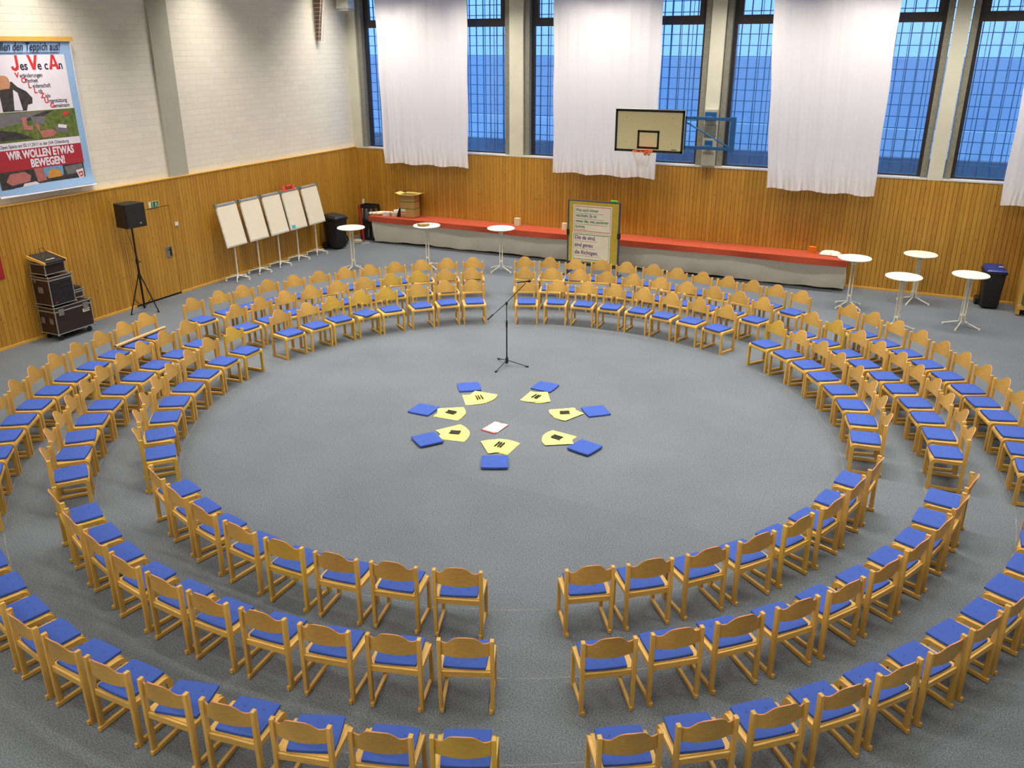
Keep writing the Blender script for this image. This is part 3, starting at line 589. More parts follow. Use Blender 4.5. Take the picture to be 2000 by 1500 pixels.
TB = [(-7.80, 6.86, 50, 'white round bistro table nearest the flipcharts and black bin'), (-6.20, 7.92, 20, 'white round bistro table with a brown bowl on top'),
      (-4.32, 8.42, 25, 'white round bistro table behind the far end of the centre aisle'), (4.08, 8.78, 5, 'white round bistro table at the right end of the red buffet'),
      (5.12, 7.48, 60, 'white round bistro table closest to the chairs on the right'), (5.36, 9.78, 25, 'white round bistro table nearest the back wall on the right'),
      (6.33, 8.22, 28, 'rightmost white round bistro table, in front of the blue-lidded bin')]
for i, (x, y, a, lab) in enumerate(TB):
    r = bp_ if i == 0 else bp_.copy()
    if i:
        COL.objects.link(r)
        for ch in bp_.children:
            c = ch.copy(); COL.objects.link(c); c.parent = r
            for g in ch.children: d = g.copy(); COL.objects.link(d); d.parent = c
    r.location = (x, y, 0); r.rotation_euler = (0, 0, math.radians(a)); tag(r, lab, 'table', 'white bistro tables')
b = NB(); lathe(b, [(0, 0), (.10, 0), (.15, .012), (.165, .03), (.16, .032), (.14, .016), (.09, .006), (0, .006)], 28)
o = obj('serving_bowl', b, mat('brown_lacquer', (120, 88, 52), .25, metal=.5, noise=8, col2=(190, 160, 100)), None, True); o.location = (-6.25, 7.84, 1.1125); tag(o, 'shallow brown metal bowl on the white bistro table', 'bowl')
b = NB(); tube(b, [(0, 0, .005), (.08, .03, .03), (.15, .05, .008)], .004); tube(b, [(.02, 0, .005), (.05, .09, .02)], .004)
o = obj('salad_tongs', b, M_GSTEEL, None, True); o.location = (-6.15, 8.02, 1.1125); tag(o, 'thin metal tongs beside the brown bowl on the bistro table', 'tongs')

# ================================================================ flipcharts along the left wall
def flip():
    R = empty('flipchart')
    b = NB(); cyl(b, (0, 0, .09), (0, 0, 1.0), .019); obj('pole', b, M_WSTEEL, R, True)
    b = NB(); cyl(b, (0, 0, .07), (0, 0, .16), .035, .024); obj('hub', b, M_WSTEEL, R, True)
    for k in range(5):
        a = math.radians(72*k+20); ca, sa = math.cos(a), math.sin(a)
        b = NB(); tube(b, [(.02*ca, .02*sa, .115), (.30*ca, .30*sa, .075)], .014, 8); lg = obj('leg', b, M_WSTEEL, R, True)
        b = NB(); cyl(b, (.29*ca-.012*sa, .29*sa+.012*ca, .028), (.29*ca+.012*sa, .29*sa-.012*ca, .028), .028, seg=14); cyl(b, (.29*ca, .29*sa, .04), (.29*ca, .29*sa, .08), .008); obj('caster', b, M_WSTEEL, lg, True)
    T = Matrix.Translation((.10, 0, .86)) @ Matrix.Rotation(math.radians(-13), 4, 'Y')
    b = NB(); box(b, -.012, .012, -.345, .345, 0, 1.05, .003, T); obj('board', b, M_LAMPBODY, R)
    b = NB(); box(b, .0135, .022, -.325, .325, .03, .985, .001, T); obj('paper_pad', b, M_SHEET, R)
    b = NB(); box(b, .012, .032, -.29, .29, .995, 1.045, .003, T); c = obj('clamp_bar', b, M_ALU, R)
    b = NB()
    for s in (-1, 1): box(b, -.018, .038, s*.35-.03, s*.35+.03, .975, 1.07, .005, T)
    obj('corner_cap', b, M_GSTEEL, c)
    b = NB(); tube(b, [(0, 0, .98), (.06, 0, 1.05), (-.03, 0, 1.45)], .014); obj('bracket', b, M_GSTEEL, R)
    return R
fp = flip()
FL = [(-9.80, 4.80, 'leftmost of the five flipcharts along the wooden wall'), (-9.80, 5.61, 'second flipchart from the left along the wooden wall'), (-9.80, 6.40, 'middle one of the five flipcharts along the wooden wall'),
      (-9.80, 7.16, 'flipchart with the red card on its top edge'), (-9.80, 7.95, 'rightmost flipchart, next to the black wheeled bin')]
for i, (x, y, lab) in enumerate(FL):
    r = fp if i == 0 else fp.copy()
    if i:
        COL.objects.link(r)
        for ch in fp.children:
            c = ch.copy(); COL.objects.link(c); c.parent = r
            for g in ch.children: d = g.copy(); COL.objects.link(d); d.parent = c
    r.location = (x, y, 0); r.rotation_euler = (0, 0, 0); tag(r, lab, 'flipchart', 'flipcharts along the left wall')
TF = Matrix.Translation((-9.80+.10, 7.16, .86)) @ Matrix.Rotation(math.radians(-13), 4, 'Y')
MX_L = Matrix(((0, 0, 1, 0), (1, 0, 0, 0), (0, 1, 0, 0), (0, 0, 0, 1)))       # writing on a surface that faces +x
MX_B = Matrix(((1, 0, 0, 0), (0, 0, -1, 0), (0, 1, 0, 0), (0, 0, 0, 1)))      # writing on a surface that faces -y
r = empty('red_card', (0, 0, 0), 0, 'orange-red card with a handwritten word stuck on top of a flipchart', 'card')
b = NB(); box(b, .040, .043, -.27, .20, 1.02, 1.16, 0, TF); obj('card', b, mat('orange_card', (236, 84, 48), .8), r)
text_obj('writing', 'food', .15, M_BLINE, r, TF @ Matrix.Translation((.0445, -.18, 1.05)) @ MX_L, .004, shear=.2)
b = NB(); box(b, .0235, .026, -.29, -.15, .05, .13, 0, TF); tag(obj('blue_note', b, mat('turquoise_note', (60, 190, 206), .7)), 'turquoise sticky note at the bottom of the flipchart with the red card', 'note')

# ================================================================ wheeled bins
def bin_(name, loc, rz, lidm, label, h=.93, w=.44):
    R = empty(name, loc, rz, label, 'bin')
    b = NB(); vs = box(b, -w/2, w/2, -.26, .26, .04, h*.93, .02)
    for v in b.verts:
        t = 1-(v.co.z/(h*.93)); v.co.x *= 1-.20*t; v.co.y *= 1-.26*t
    obj('body', b, M_BLACK, R, True)
    b = NB(); box(b, -w/2-.02, w/2+.02, -.285, .285, h*.90, h*.945, .008); obj('rim', b, M_BLACK, R, True)
    b = NB(); vs = box(b, -w/2-.012, w/2+.012, -.275, .275, h*.945, h*1.02, .02)
    for v in b.verts:
        if v.co.z > h*.99: v.co.x *= .86; v.co.y *= .86; v.co.z += .03*(1 if v.co.y > 0 else 0)
    obj('lid', b, lidm, R, True)
    for s in (-1, 1):
        b = NB(); cyl(b, (s*(w/2-.02), .21, .10), (s*(w/2+.04), .21, .10), .10, seg=20); obj('wheel', b, M_BLACKM, R, True)
    b = NB(); tube(b, [(-w/2+.03, .26, h*.93), (-w/2+.03, .33, h*.97), (w/2-.03, .33, h*.97), (w/2-.03, .26, h*.93)], .013); obj('handle', b, M_BLACK, R, True)
    return R
M_DLID = mat('dark_grey_plastic', (44, 46, 46), .45)
bin_('wheeled_bin', (-9.74, 8.78, 0), math.radians(80), M_DLID, 'black wheeled bin with a dark lid beside the rightmost flipchart')
bb_ = bin_('wheeled_bin', (6.87, 10.10, 0), math.radians(8), mat('blue_lid', (32, 54, 132), .35), 'black wheeled bin with a blue lid at the back wall', h=.88, w=.40)
b = NB(); box(b, .05, .13, -.12, -.08, .928, .935); obj('label_sticker', b, M_WPAPER, bb_)

# ================================================================ buffet along the back wall
SX0, SX1, SY = -9.30, 3.86, 9.80
R = empty('buffet_table', (0, 0, 0), 0, 'long row of tables along the back wall, hung with pale paper at the front', 'table')
b = NB(); box(b, SX0+.05, SX1-.05, SY+.05, YB-.06, .745, .775); obj('tabletop', b, M_TRIMX, R)
for k in range(8):
    for yy in (SY+.4, YB-.15):
        b = NB(); x = SX0+.25+k*(SX1-SX0-.5)/7; cyl(b, (x, yy, 0), (x, yy, .745), .018); obj('leg', b, M_BLACKM, R, True)
def drape(u, v):
    # v 0 = bottom, 1 = top; pale paper hanging from the table edge
    x = SX0+.08+u*(SX1-SX0-.10); sag = (1-v)
    y = SY+.02+.26*sag*(1-.6*math.exp(-(x-SX0)/1.5))+.012*math.sin(x*3.1+v*2)*sag+.010*math.sin(x*7.3-v*5)*sag+.02*math.sin(x*1.3+4)*math.sin(v*PI)
    z = .045+v*.72+.012*math.sin(x*2.2)*sag+.008*math.sin(x*9)*sag
    return (x, y, z)
b = NB(); grid(b, 220, 14, drape); o = obj('paper_skirt', b, clothmat('pale_paper', (226, 220, 206), .05), R, True)
b = NB(); box(b, SX0+.3, SX1-.2, SY+.36, SY+.38, 0, .70); obj('under_table_shade', b, M_BLACK, R)  # black sheet put in as the shade under the tables
b = NB(); grid(b, 4, 14, lambda u, v: (SX1-.02+.01*math.sin(v*7), SY+.02+.26*(1-v)+u*.40, .045+v*.72)); obj('paper_end', b, bpy.data.materials['pale_paper'], R, True)
b = NB()
def cloth(u, v):
    x = SX0+u*(SX1-SX0); t = v
    if t < .78: return (x, YB-.03-(YB-.03-SY)*t/.78, .79+.002*math.sin(x*5))
    s = (t-.78)/.22; return (x, SY-.012-.012*math.sin(x*2.7)*s, .79-.15*s+.01*math.sin(x*1.7)*s)
grid(b, 160, 14, cloth)
grid(b, 3, 8, lambda u, v: (SX0-.006-.01*u, SY+(YB-.03-SY)*v, .79-.14*u)); grid(b, 3, 8, lambda u, v: (SX1+.006+.01*u, SY+(YB-.03-SY)*v, .79-.14*u))
tag(obj('red_tablecloth', b, M_REDCLOTH, None, True), 'long orange-red tablecloth covering the row of tables', 'tablecloth')
ZT = .795
def onstage(name, b, m, x, y, label, cat, group=None, rz=0, smooth=False, z=ZT):
    o = obj(name, b, m, None, smooth); o.location = (x, y, z); o.rotation_euler = (0, 0, rz); return tag(o, label, cat, group)
M_CREAM = mat('cream_paper_roll', (240, 232, 196), .7)
for k in range(3):
    b = NB(); cyl(b, (0, -.24, .04), (0, .24, .04), .04, seg=16); onstage('paper_roll', b, M_CREAM, -9.12+k*.12-.10, 10.12+.02*k, ('leftmost', 'middle', 'rightmost')[k]+' of the three cream paper rolls on the left end of the red cloth', 'paper roll', 'cream paper rolls', math.radians(-38), True)
b = NB(); box(b, -.10, .10, -.06, .06, 0, .11, .006); onstage('plastic_tub', b, mat('pale_lilac_plastic', (222, 206, 208), .4), -8.79, 9.97, 'small pale plastic tub beside the cream paper rolls', 'tub', rz=.35)
b = NB()
for k in range(9): box(b, -.08, .08, -.05, .05, k*.012, k*.012+.010, 0, Matrix.Rotation(random.uniform(-.15, .15), 4, 'Z'))
onstage('napkin_pile', b, M_CREAM, -8.575, 10.07, 'untidy cream napkin pile in front of the white lidded pot', 'napkins', rz=.5)
r = empty('lidded_pot', (-8.60, 10.35, ZT), 0, 'white lidded pot between the paper rolls and the cardboard box', 'pot')
b = NB(); lathe(b, [(0, 0), (.12, 0), (.17, .05), (.165, .11), (0, .11)], 24); obj('pot', b, M_WHITE, r, True)
b = NB(); lathe(b, [(.168, .11), (.15, .135), (.03, .15), (0, .15)], 24); obj('lid', b, M_WHITE, r, True)
b = NB(); lathe(b, [(0, .15), (.012, .15), (.012, .20), (0, .21)], 12); obj('lid_knob', b, M_WHITE, r, True)
b = NB(); prism(b, [(-.06, 0), (.05, 0), (.05, .27), (.035, .27)], lambda u, w_, h: (u, h, w_), -.10, .10); onstage('black_folder', b, mat('blue_black_card', (20, 24, 46), .6), -8.41, 10.10, 'dark upright folder leaning on the cardboard box', 'folder', rz=.1)
r = empty('cardboard_box', (-8.12, 10.20, ZT), math.radians(3), 'tall open cardboard box with green printed bands on the red tablecloth', 'box')
b = NB()
bw, bdp, bh = .225, .17, .64
for x0, x1, y0, y1 in ((-bw, bw, -bdp, -bdp+.008), (-bw, bw, bdp-.008, bdp), (-bw, -bw+.008, -bdp, bdp), (bw-.008, bw, -bdp, bdp)): box(b, x0, x1, y0, y1, 0, bh)
box(b, -bw, bw, -bdp, bdp, 0, .01); obj('carton', b, M_CARD, r)
M_FLAP = mat('pale_card_inside', (226, 206, 110), .8)
for s in (-1, 1):
    b = NB(); box(b, 0, s*.17 if s > 0 else 0, -bdp, bdp, 0, .006) if s > 0 else box(b, -.17, 0, -bdp, bdp, 0, .006)
    o = obj('flap', b, M_FLAP, r); o.location = (s*bw, 0, bh+.002); o.rotation_euler = (0, -s*math.radians(12), 0)
    b = NB(); box(b, -bw, bw, 0 if s > 0 else -.14, .14 if s > 0 else 0, 0, .006); o = obj('flap', b, M_FLAP, r); o.location = (0, s*bdp, bh); o.rotation_euler = (s*math.radians(8), 0, 0)
b = NB()
for z in (.24, .44): box(b, -bw-.002, bw+.002, -bdp-.002, bdp+.002, z, z+.022)
obj('green_band', b, M_GREENL, r)
b = NB(); box(b, -bw+.02, -bw+.17, -bdp-.004, -bdp-.0015, .10, .24); lb = obj('label', b, M_WPAPER, r)
b = NB(); box(b, -bw+.025, -bw+.165, -bdp-.006, -bdp-.004, .12, .165); obj('label_stripe', b, mat('orange_print', (236, 110, 50), .7), lb)
def napkins(x, y, n, m, label, s=.10, dz=.014, lean=.0):
    b = NB()
    for k in range(n): box(b, -s+lean*k, s+lean*k, -s*.7, s*.7, k*dz, k*dz+dz*.8, 0, Matrix.Rotation(random.uniform(-.1, .1), 4, 'Z'))
    onstage('napkin_stack', b, m, x, y, label, 'napkins', 'napkin stacks on the buffet')
napkins(-4.75, 10.32, 15, M_CREAM, 'cream napkin stack alone between the second and third bistro tables', .075)
napkins(-3.36, 10.30, 13, M_CREAM, 'cream napkin stack just left of the pinboard', .06, .015, .001)
napkins(3.02, 10.30, 12, mat('orange_napkin', (250, 130, 30), .8), 'orange napkin stack near the right end of the red tablecloth', .075, .013)
b = NB(); grid(b, 24, 14, lambda u, v: ((u-.5)*.46, (v-.5)*.30, .012+.085*(math.sin(PI*u)*math.sin(PI*v))**.35+.012*math.sin(u*23+v*9)*math.sin(v*17)))
box(b, -.22, .22, -.14, .14, 0, .02, .008)
onstage('folded_cloth', b, mat('crumpled_white_film', (240, 234, 220), .4), 3.44, 10.30, 'crumpled white cloth bundle at the right end of the red tablecloth', 'cloth', rz=-.1, smooth=True)
# crates, red post and cable at the left end of the buffet
CR = [(.0, 'lower'), (.52, 'upper')]
for z, wn_ in CR:
    r = empty('bottle_crate', (-9.58, 10.26, z), math.radians(4), '%s of the two stacked black crates left of the buffet' % wn_, 'crate', 'stacked black crates')
    b = NB()
    for s in (-1, 1):
        for z0, z1 in ((.0, .09), (.42, .51)): box(b, -.24, .24, s*.18-.012, s*.18+.012, z0, z1, .004); box(b, s*.23-.012, s*.23+.012, -.18, .18, z0, z1, .004)
        for x in (-.23, -.08, .08, .23): box(b, x-.014, x+.014, s*.18-.01, s*.18+.01, .08, .43)
        for y in (-.1, .1): box(b, s*.23-.01, s*.23+.01, y-.014, y+.014, .08, .43)
    box(b, -.23, .23, -.18, .18, 0, .02); obj('crate_body', b, M_BLACK, r)
    for x in (-.15, 0, .15):
        for y in (-.08, .08):
            b = NB(); lathe(b, [(0, .022), (.04, .022), (.042, .26), (.018, .34), (.016, .40), (0, .40)], 10, (x, y, 0)); obj('bottle', b, mat('clear_bottle', (120, 124, 130), .2) if 'clear_bottle' not in bpy.data.materials else bpy.data.materials['clear_bottle'], r, True)
b = NB(); cyl(b, (0, 0, 0), (-.14, .06, 1.02), .035, seg=14); o = obj('red_post', b, M_RED, None, True); o.location = (-9.62, 9.95, 0); tag(o, 'dark red padded post leaning in the corner beside the black crates', 'post')
b = NB(); box(b, -.02, .02, -.03, .03, 0, 1.14); o = obj('white_batten', b, M_WPAPER); o.location = (-9.89, 10.42, 0); tag(o, 'thin white batten standing behind the red post', 'batten')
b = NB()
for k in range(7):
    rr = .10+.015*(k % 3); tube(b, [(rr*math.cos(t*PI/8), rr*math.sin(t*PI/8)+.01*k, .012+.013*k) for t in range(16)], .007, 6, True)
tube(b, [(.1, 0, .02), (.25, -.05, .01), (.36, .08, .05), (.42, .03, .012)], .006)
o = obj('white_cable_coil', b, M_NET, None, True); o.location = (-9.62, 9.58, 0); tag(o, 'tangled white cable coil on the carpet in the far left corner', 'cable')
r = empty('cable_reel', (-9.88, 9.33, 0), math.radians(40), 'black cable reel on the floor right of the wheeled bin', 'cable reel')
b = NB()
for s in (-1, 1): cyl(b, (0, s*.06, .15), (0, s*.075, .15), .13, seg=24)
obj('reel_flange', b, M_BLACK, r, True)
b = NB(); cyl(b, (0, -.06, .15), (0, .06, .15), .10, seg=20); obj('wound_cable', b, M_BLACKM, r, True)
b = NB(); tube(b, [(-.1, -.07, 0.01), (-.06, -.07, .2), (0, -.07, .31), (.06, -.07, .2), (.1, -.07, .01)], .01); obj('stand', b, M_GSTEEL, r, True)
# ================================================================ pinboard
PX0, PX1, PY = -2.70, -1.37, 8.95
r = empty('pinboard', (0, 0, 0), 0, 'movable pinboard with two handwritten sheets, in front of the buffet', 'pinboard')
b = NB(); box(b, PX0, PX1, PY, PY+.03, .32, 1.84); obj('panel', b, M_OCHRE, r)
M_FR = mat('blue_grey_frame', (70, 84, 116), .4, metal=.3)
b = NB()
for x in (PX0, PX1): box(b, x-.018, x+.018, PY-.01, PY+.04, .04, 1.86, .003)
for z in (.31, 1.85): box(b, PX0, PX1, PY-.008, PY+.038, z-.012, z+.012, .003)
obj('frame', b, M_FR, r)
for x in (PX0, PX1):
    b = NB(); box(b, x-.025, x+.025, PY-.26, PY+.29, 0, .04, .005); obj('foot', b, M_FR, r)
    b = NB(); box(b, x-.035, x+.035, PY-.02, PY+.05, .98, 1.12, .006); obj('hand_grip', b, M_BLACK, r)
def sheet(x0, x1, z0, z1, border, lines, ink, size, ul, sx=1.0):
    b = NB(); box(b, x0, x1, PY-.006, PY-.0035, z0, z1); s = obj('paper_sheet', b, M_SHEET, r)
    b = NB(); t = .014
    for a in ((x0+.03, x1-.03, z0+.03, z0+.03+t), (x0+.03, x1-.03, z1-.03-t, z1-.03), (x0+.03, x0+.03+t*.6, z0+.03, z1-.03), (x1-.03-t*.6, x1-.03, z0+.03, z1-.03)): box(b, a[0], a[1], PY-.0075, PY-.006, a[2], a[3])
    obj('drawn_border', b, border, s)
    for i, (tx, wl_) in enumerate(lines):
        z = z1-.16-i*(z1-z0-.14)/len(lines)
        text_obj('writing', tx, size, ink, s, Matrix.Translation((x0+.06, PY-.0078, z)) @ MX_B, .0022, sx=sx, shear=.12)
        b = NB(); box(b, x0+.06, x0+.06+wl_, PY-.0075, PY-.006, z-.05, z-.043); obj('underline', b, ul[i % len(ul)], s)
sheet(-2.57, -1.56, 1.07, 1.75, M_RINK, [('Was auch immer', .72), ('geschieht: Es ist', .72), ('genau das, was passieren', .86), ('konnte.', .32)], M_GINK, .105, [M_VINK], .82)
sheet(-2.58, -1.58, .36, 1.06, M_GINK, [('Die da sind,', .60), ('sind genau', .54), ('die Richtigen.', .70)], M_VINK, .135, [M_RINK], .86)
b = NB(); box(b, -.09, .09, -.02, .02, 0, .045, .01); o = obj('green_sponge', b, mat('bright_green', (90, 200, 70), .8)); o.location = (-1.53, PY+.012, 1.864); tag(o, 'bright green pad lying on the top edge of the pinboard', 'pad')

# ================================================================ speaker on its stand
sx_, sy_ = -9.72, 1.80
r = empty('speaker_stand', (sx_, sy_, 0), 0, 'black tripod speaker stand in front of the wooden wall', 'speaker stand')
b = NB(); cyl(b, (0, 0, .08), (0, 0, 1.15), .021); cyl(b, (0, 0, 1.1), (0, 0, 1.86), .0165); obj('pole', b, M_BLACKM, r, True)
b = NB(); cyl(b, (0, 0, 1.05), (0, 0, 1.17), .03); cyl(b, (0, 0, 1.11), (.07, .03, 1.11), .012); obj('collar', b, M_BLACK, r, True)
b = NB(); cyl(b, (0, 0, .78), (0, 0, .84), .036); obj('hub', b, M_BLACK, r, True)
for a in (-100, 15, 138):
    dx, dy = math.cos(math.radians(a)), math.sin(math.radians(a)); L = .33
    b = NB(); tube(b, [(dx*.03, dy*.03, .80), (dx*L, dy*L, .015)], .013); lg = obj('leg', b, M_BLACKM, r, True)
    b = NB(); cyl(b, (dx*(L-.02), dy*(L-.02), .04), (dx*L, dy*L, .0), .018); obj('rubber_foot', b, M_BLACK, lg, True)
    b = NB(); tube(b, [(dx*.02, dy*.02, .12), (dx*L*.62, dy*L*.62, .32)], .007); obj('brace', b, M_BLACKM, r, True)
b = NB(); tube(b, [(-.12, -.05, 1.85), (-.03, -.02, 1.4), (.02, .0, 1.2), (.02, .01, .9)], .005); obj('speaker_cable', b, M_BLACK, r, True)
r = empty('loudspeaker', (sx_, sy_, 1.865), math.radians(84), 'black cabinet loudspeaker on top of the tripod stand', 'loudspeaker')
b = NB(); prism(b, [(-.20, -.20), (.20, -.24), (.20, .24), (-.20, .20)], lambda u, w_, h: (w_, -u, h), 0, .49)
obj('cabinet', b, M_BLACK, r)
b = NB(); box(b, -.225, .225, -.212, -.203, .015, .475, .003); g = obj('front_grille', b, mat('grille_cloth', (36, 36, 38), .8, noise=200), r)
b = NB(); box(b, .07, .11, -.216, -.212, .07, .10); obj('badge', b, M_ALU, g)

# ================================================================ sound rack on the left
def case(R, x0, x1, y0, y1, z0, z1, split=None, e=.018):
    b = NB(); box(b, x0+.004, x1-.004, y0+.004, y1-.004, z0+.004, z1-.004); obj('panel', b, M_PHENOL, R)
    b = NB()
    for xa in (x0, x1-e):
        for ya in (y0, y1-e): box(b, xa, xa+e, ya, ya+e, z0, z1, .002)
    for za in (z0, z1-e):
        for xa in (x0, x1-e): box(b, xa, xa+e, y0, y1, za, za+e, .002)
        for ya in (y0, y1-e): box(b, x0, x1, ya, ya+e, za, za+e, .002)
    if split:
        for s in split:
            for xa in (x0-.001, x1-e+.001): box(b, xa, xa+e, y0, y1, s-.012, s+.012, .002)
            for ya in (y0-.001, y1-e+.001): box(b, x0, x1, ya, ya+e, s-.012, s+.012, .002)
    ed = obj('edge_profile', b, M_ALU, R)
    b = NB()
    for xa in (x0, x1):
        for ya in (y0, y1):
            for za in (z0, z1): bmesh.ops.create_uvsphere(b, u_segments=8, v_segments=6, radius=.022, matrix=Matrix.Translation((xa, ya, za)))
    obj('ball_corner', b, M_GSTEEL, ed, True)
def latch(R, fn, name='latch'):
    b = NB(); fn(b); obj(name, b, M_GSTEEL, R)
RX0, RX1 = -10.08, -9.60
R = empty('road_case', (0, 0, 0), 0, 'wide black flight case on castors, lowest of the stacked sound gear', 'flight case')
case(R, RX0, RX1, -.42, .42, .13, .67, [.585])
for x in (RX0+.07, RX1-.07):
    for y in (-.33, .33):
        b = NB(); cyl(b, (x-.015, y, .05), (x+.015, y, .05), .05, seg=16); cyl(b, (x, y, .08), (x, y, .13), .02); obj('castor', b, M_BLACK, R, True)
for y in (-.28, .28): latch(R, lambda b, y=y: box(b, RX1, RX1+.012, y-.06, y+.06, .50, .63, .004))
for x in (RX0+.12, RX1-.12): latch(R, lambda b, x=x: box(b, x-.05, x+.05, -.432, -.42, .34, .46, .004), 'recessed_handle')
b = NB(); box(b, RX1+.001, RX1+.004, .20, .36, .44, .51); lb = obj('maker_label', b, M_WPAPER, R)
text_obj('lettering', 'THON', .05, M_BLINE, lb, Matrix.Translation((RX1+.0046, .215, .455)) @ MX_L, .001)
R = empty('rack_case', (0, 0, .715), 0, 'upright black rack case with audio units, middle of the sound gear stack', 'rack case')
case(R, RX0, RX1, -.42, .10, 0, .56, [.50])
b = NB(); box(b, RX1-.002, RX1+.002, -.40, .08, .02, .485); rk = obj('rack_front', b, M_BLACK, R)
M_RUNIT = mat('dark_rack_unit', (34, 36, 42), .4)
for z in (.04, .13, .22, .31, .40):
    b = NB(); box(b, RX1+.002, RX1+.010, -.385, .065, z, z+.078, .002)
    for k in range(6): cyl(b, (RX1+.01, -.33+k*.07, z+.04), (RX1+.022, -.33+k*.07, z+.04), .010, seg=8)
    obj('rack_unit', b, M_RUNIT, R)
b = NB(); box(b, RX1+.01, RX1+.016, -.36, -.30, .05, .075); obj('red_plug', b, M_RED, R)
latch(R, lambda b: box(b, -9.92, -9.78, -.432, -.42, .24, .36, .004), 'recessed_handle'); latch(R, lambda b: box(b, -10.0, -9.94, -.432, -.42, .44, .52, .004))
R = empty('mixer_case', (0, 0, 1.32), 0, 'small black mixer case with slanted mixing desk, top of the sound gear stack', 'mixer')
MX0, MX1, MY0, MY1 = -10.06, -9.64, -.41, .03
case(R, MX0, MX1, MY0, MY1, 0, .21)
b = NB(); prism(b, [(MX0-.02, .30), (MX1+.06, .215), (MX1+.06, .245), (MX0-.02, .345)], lambda u, w_, h: (u, h, w_), MY0, MY1); dk = obj('mixing_desk', b, M_RUNIT, R)
b = NB()
for y0 in (MY0-.022, MY1): prism(b, [(MX0-.02, .29), (MX1+.06, .21), (MX1+.06, .25), (MX0-.02, .352)], lambda u, w_, h: (u, h, w_), y0, y0+.022)
obj('wooden_cheek', b, M_TRIM, R)
b = NB()
for i in range(10):
    for j in range(6):
        x = MX0+.03+j*.045; y = MY0+.05+i*.038; z = .345-(x-MX0+.02)*.2; cyl(b, (x, y, z-.005), (x, y, z+.012), .007, seg=6)
obj('control_knobs', b, M_GSTEEL, dk)
b = NB(); box(b, MX0+.33, MX0+.36, MY0+.12, MY0+.30, .273, .278); obj('label_strip', b, M_WPAPER, dk)
b = NB(); tube(b, [(MX0, -.12, .33), (MX0-.02, -.14, .42), (MX0+.02, -.08, .44), (MX0+.03, -.02, .34)], .006); obj('cable', b, M_BLACK, R, True)
R = empty('small_flight_case', (0, 0, .715), 0, 'small black case on the wide flight case, right of the rack', 'flight case')
case(R, -10.0, -9.72, .17, .38, 0, .17, [.12])
b = NB(); box(b, -9.98, -9.74, .18, .37, .17, .22, .02); obj('padded_lid', b, M_BLACK, R)

# ================================================================ on the walls
r = empty('exit_sign', (XL+.004, 2.69, 2.07), 0, 'green emergency exit sign with a running figure above the door', 'sign')
b = NB(); box(b, 0, .008, 0, .27, 0, .135); obj('plate', b, M_SIGNW, r)
b = NB(); box(b, .008, .010, .07, .262, .008, .127); obj('green_field', b, M_GREENSIGN, r)
b = NB(); box(b, .0102, .0115, .10, .115, .015, .12); q = lambda u, w_, h: (h, u, w_)
for poly in ([(.188, .095), (.205, .095), (.215, .06), (.197, .055)], [(.197, .06), (.212, .06), (.235, .03), (.247, .025), (.243, .018), (.228, .022)], [(.197, .062), (.207, .058), (.19, .03), (.165, .028), (.165, .037), (.184, .04)], [(.19, .095), (.196, .086), (.178, .072), (.168, .083), (.174, .088), (.179, .083)], [(.203, .095), (.213, .09), (.235, .078), (.231, .070), (.209, .080)]): prism(b, poly, q, .0102, .0115)
cyl(b, (.0102, .203, .109), (.0115, .203, .109), .011, seg=12); obj('running_figure', b, M_SIGNW, r)
b = NB(); box(b, XL+.001, XL+.02, 3.35, 3.44, 1.565, 1.655, .004); tag(obj('light_switch', b, M_WHITE), 'small white wall switch right of the wooden door', 'switch')
b = NB(); box(b, XL+.001, XL+.012, -1.35, -.90, 1.33, 1.78, .002); tag(obj('red_sign', b, M_RED), 'red wall sign cut off by the left picture edge', 'sign')
# cage lamp and second fixture
r = empty('caged_wall_lamp', (XL-.066, 9.2, 5.52), 0, 'long wall fixture behind a pale wire guard near the corner', 'wall lamp')
b = NB(); box(b, 0, .03, -.06, .06, .0, 1.7, .004); obj('back_plate', b, M_GREYFRAME, r)
b = NB(); prism(b, [(.03, 0), (.09, 0), (.36, 1.7), (.03, 1.7)], lambda u, w_, h: (u, h, w_), -.045, .045); obj('housing', b, mat('copper_brown', (120, 92, 80), .5), r)
b = NB()
for k in range(17):
    z = .02+k*.10; d = .12+.27*z/1.7; tube(b, [(0, -.09, z), (d, -.09, z), (d, .09, z), (0, .09, z)], .006, 6)
for y in (-.09, .09): tube(b, [(.12, y, 0), (.39, y, 1.7)], .006, 6)
obj('wire_guard', b, M_NET, r, True)
r = empty('caged_loudspeaker', (-9.86, 10.2, 6.34), 0, 'small box fixture in a wire cage at the top of the corner', 'wall fixture')
b = NB(); box(b, -.27, .12, -.14, .16, 0, .34, .01); obj('body', b, M_LAMPBODY, r)
b = NB()
for x in (-.14, -.06, .04, .12): tube(b, [(x, -.18, .30), (x, -.18, -.04), (x, -.06, -.10), (x, .06, -.10)], .006, 6)
tube(b, [(-.2, -.18, -.04), (.15, -.18, -.04), (.15, .12, -.04)], .008, 6); tube(b, [(-.2, -.18, .18), (.15, -.18, .18), (.15, .12, .18)], .008, 6)
obj('wire_cage', b, M_NET, r, True)
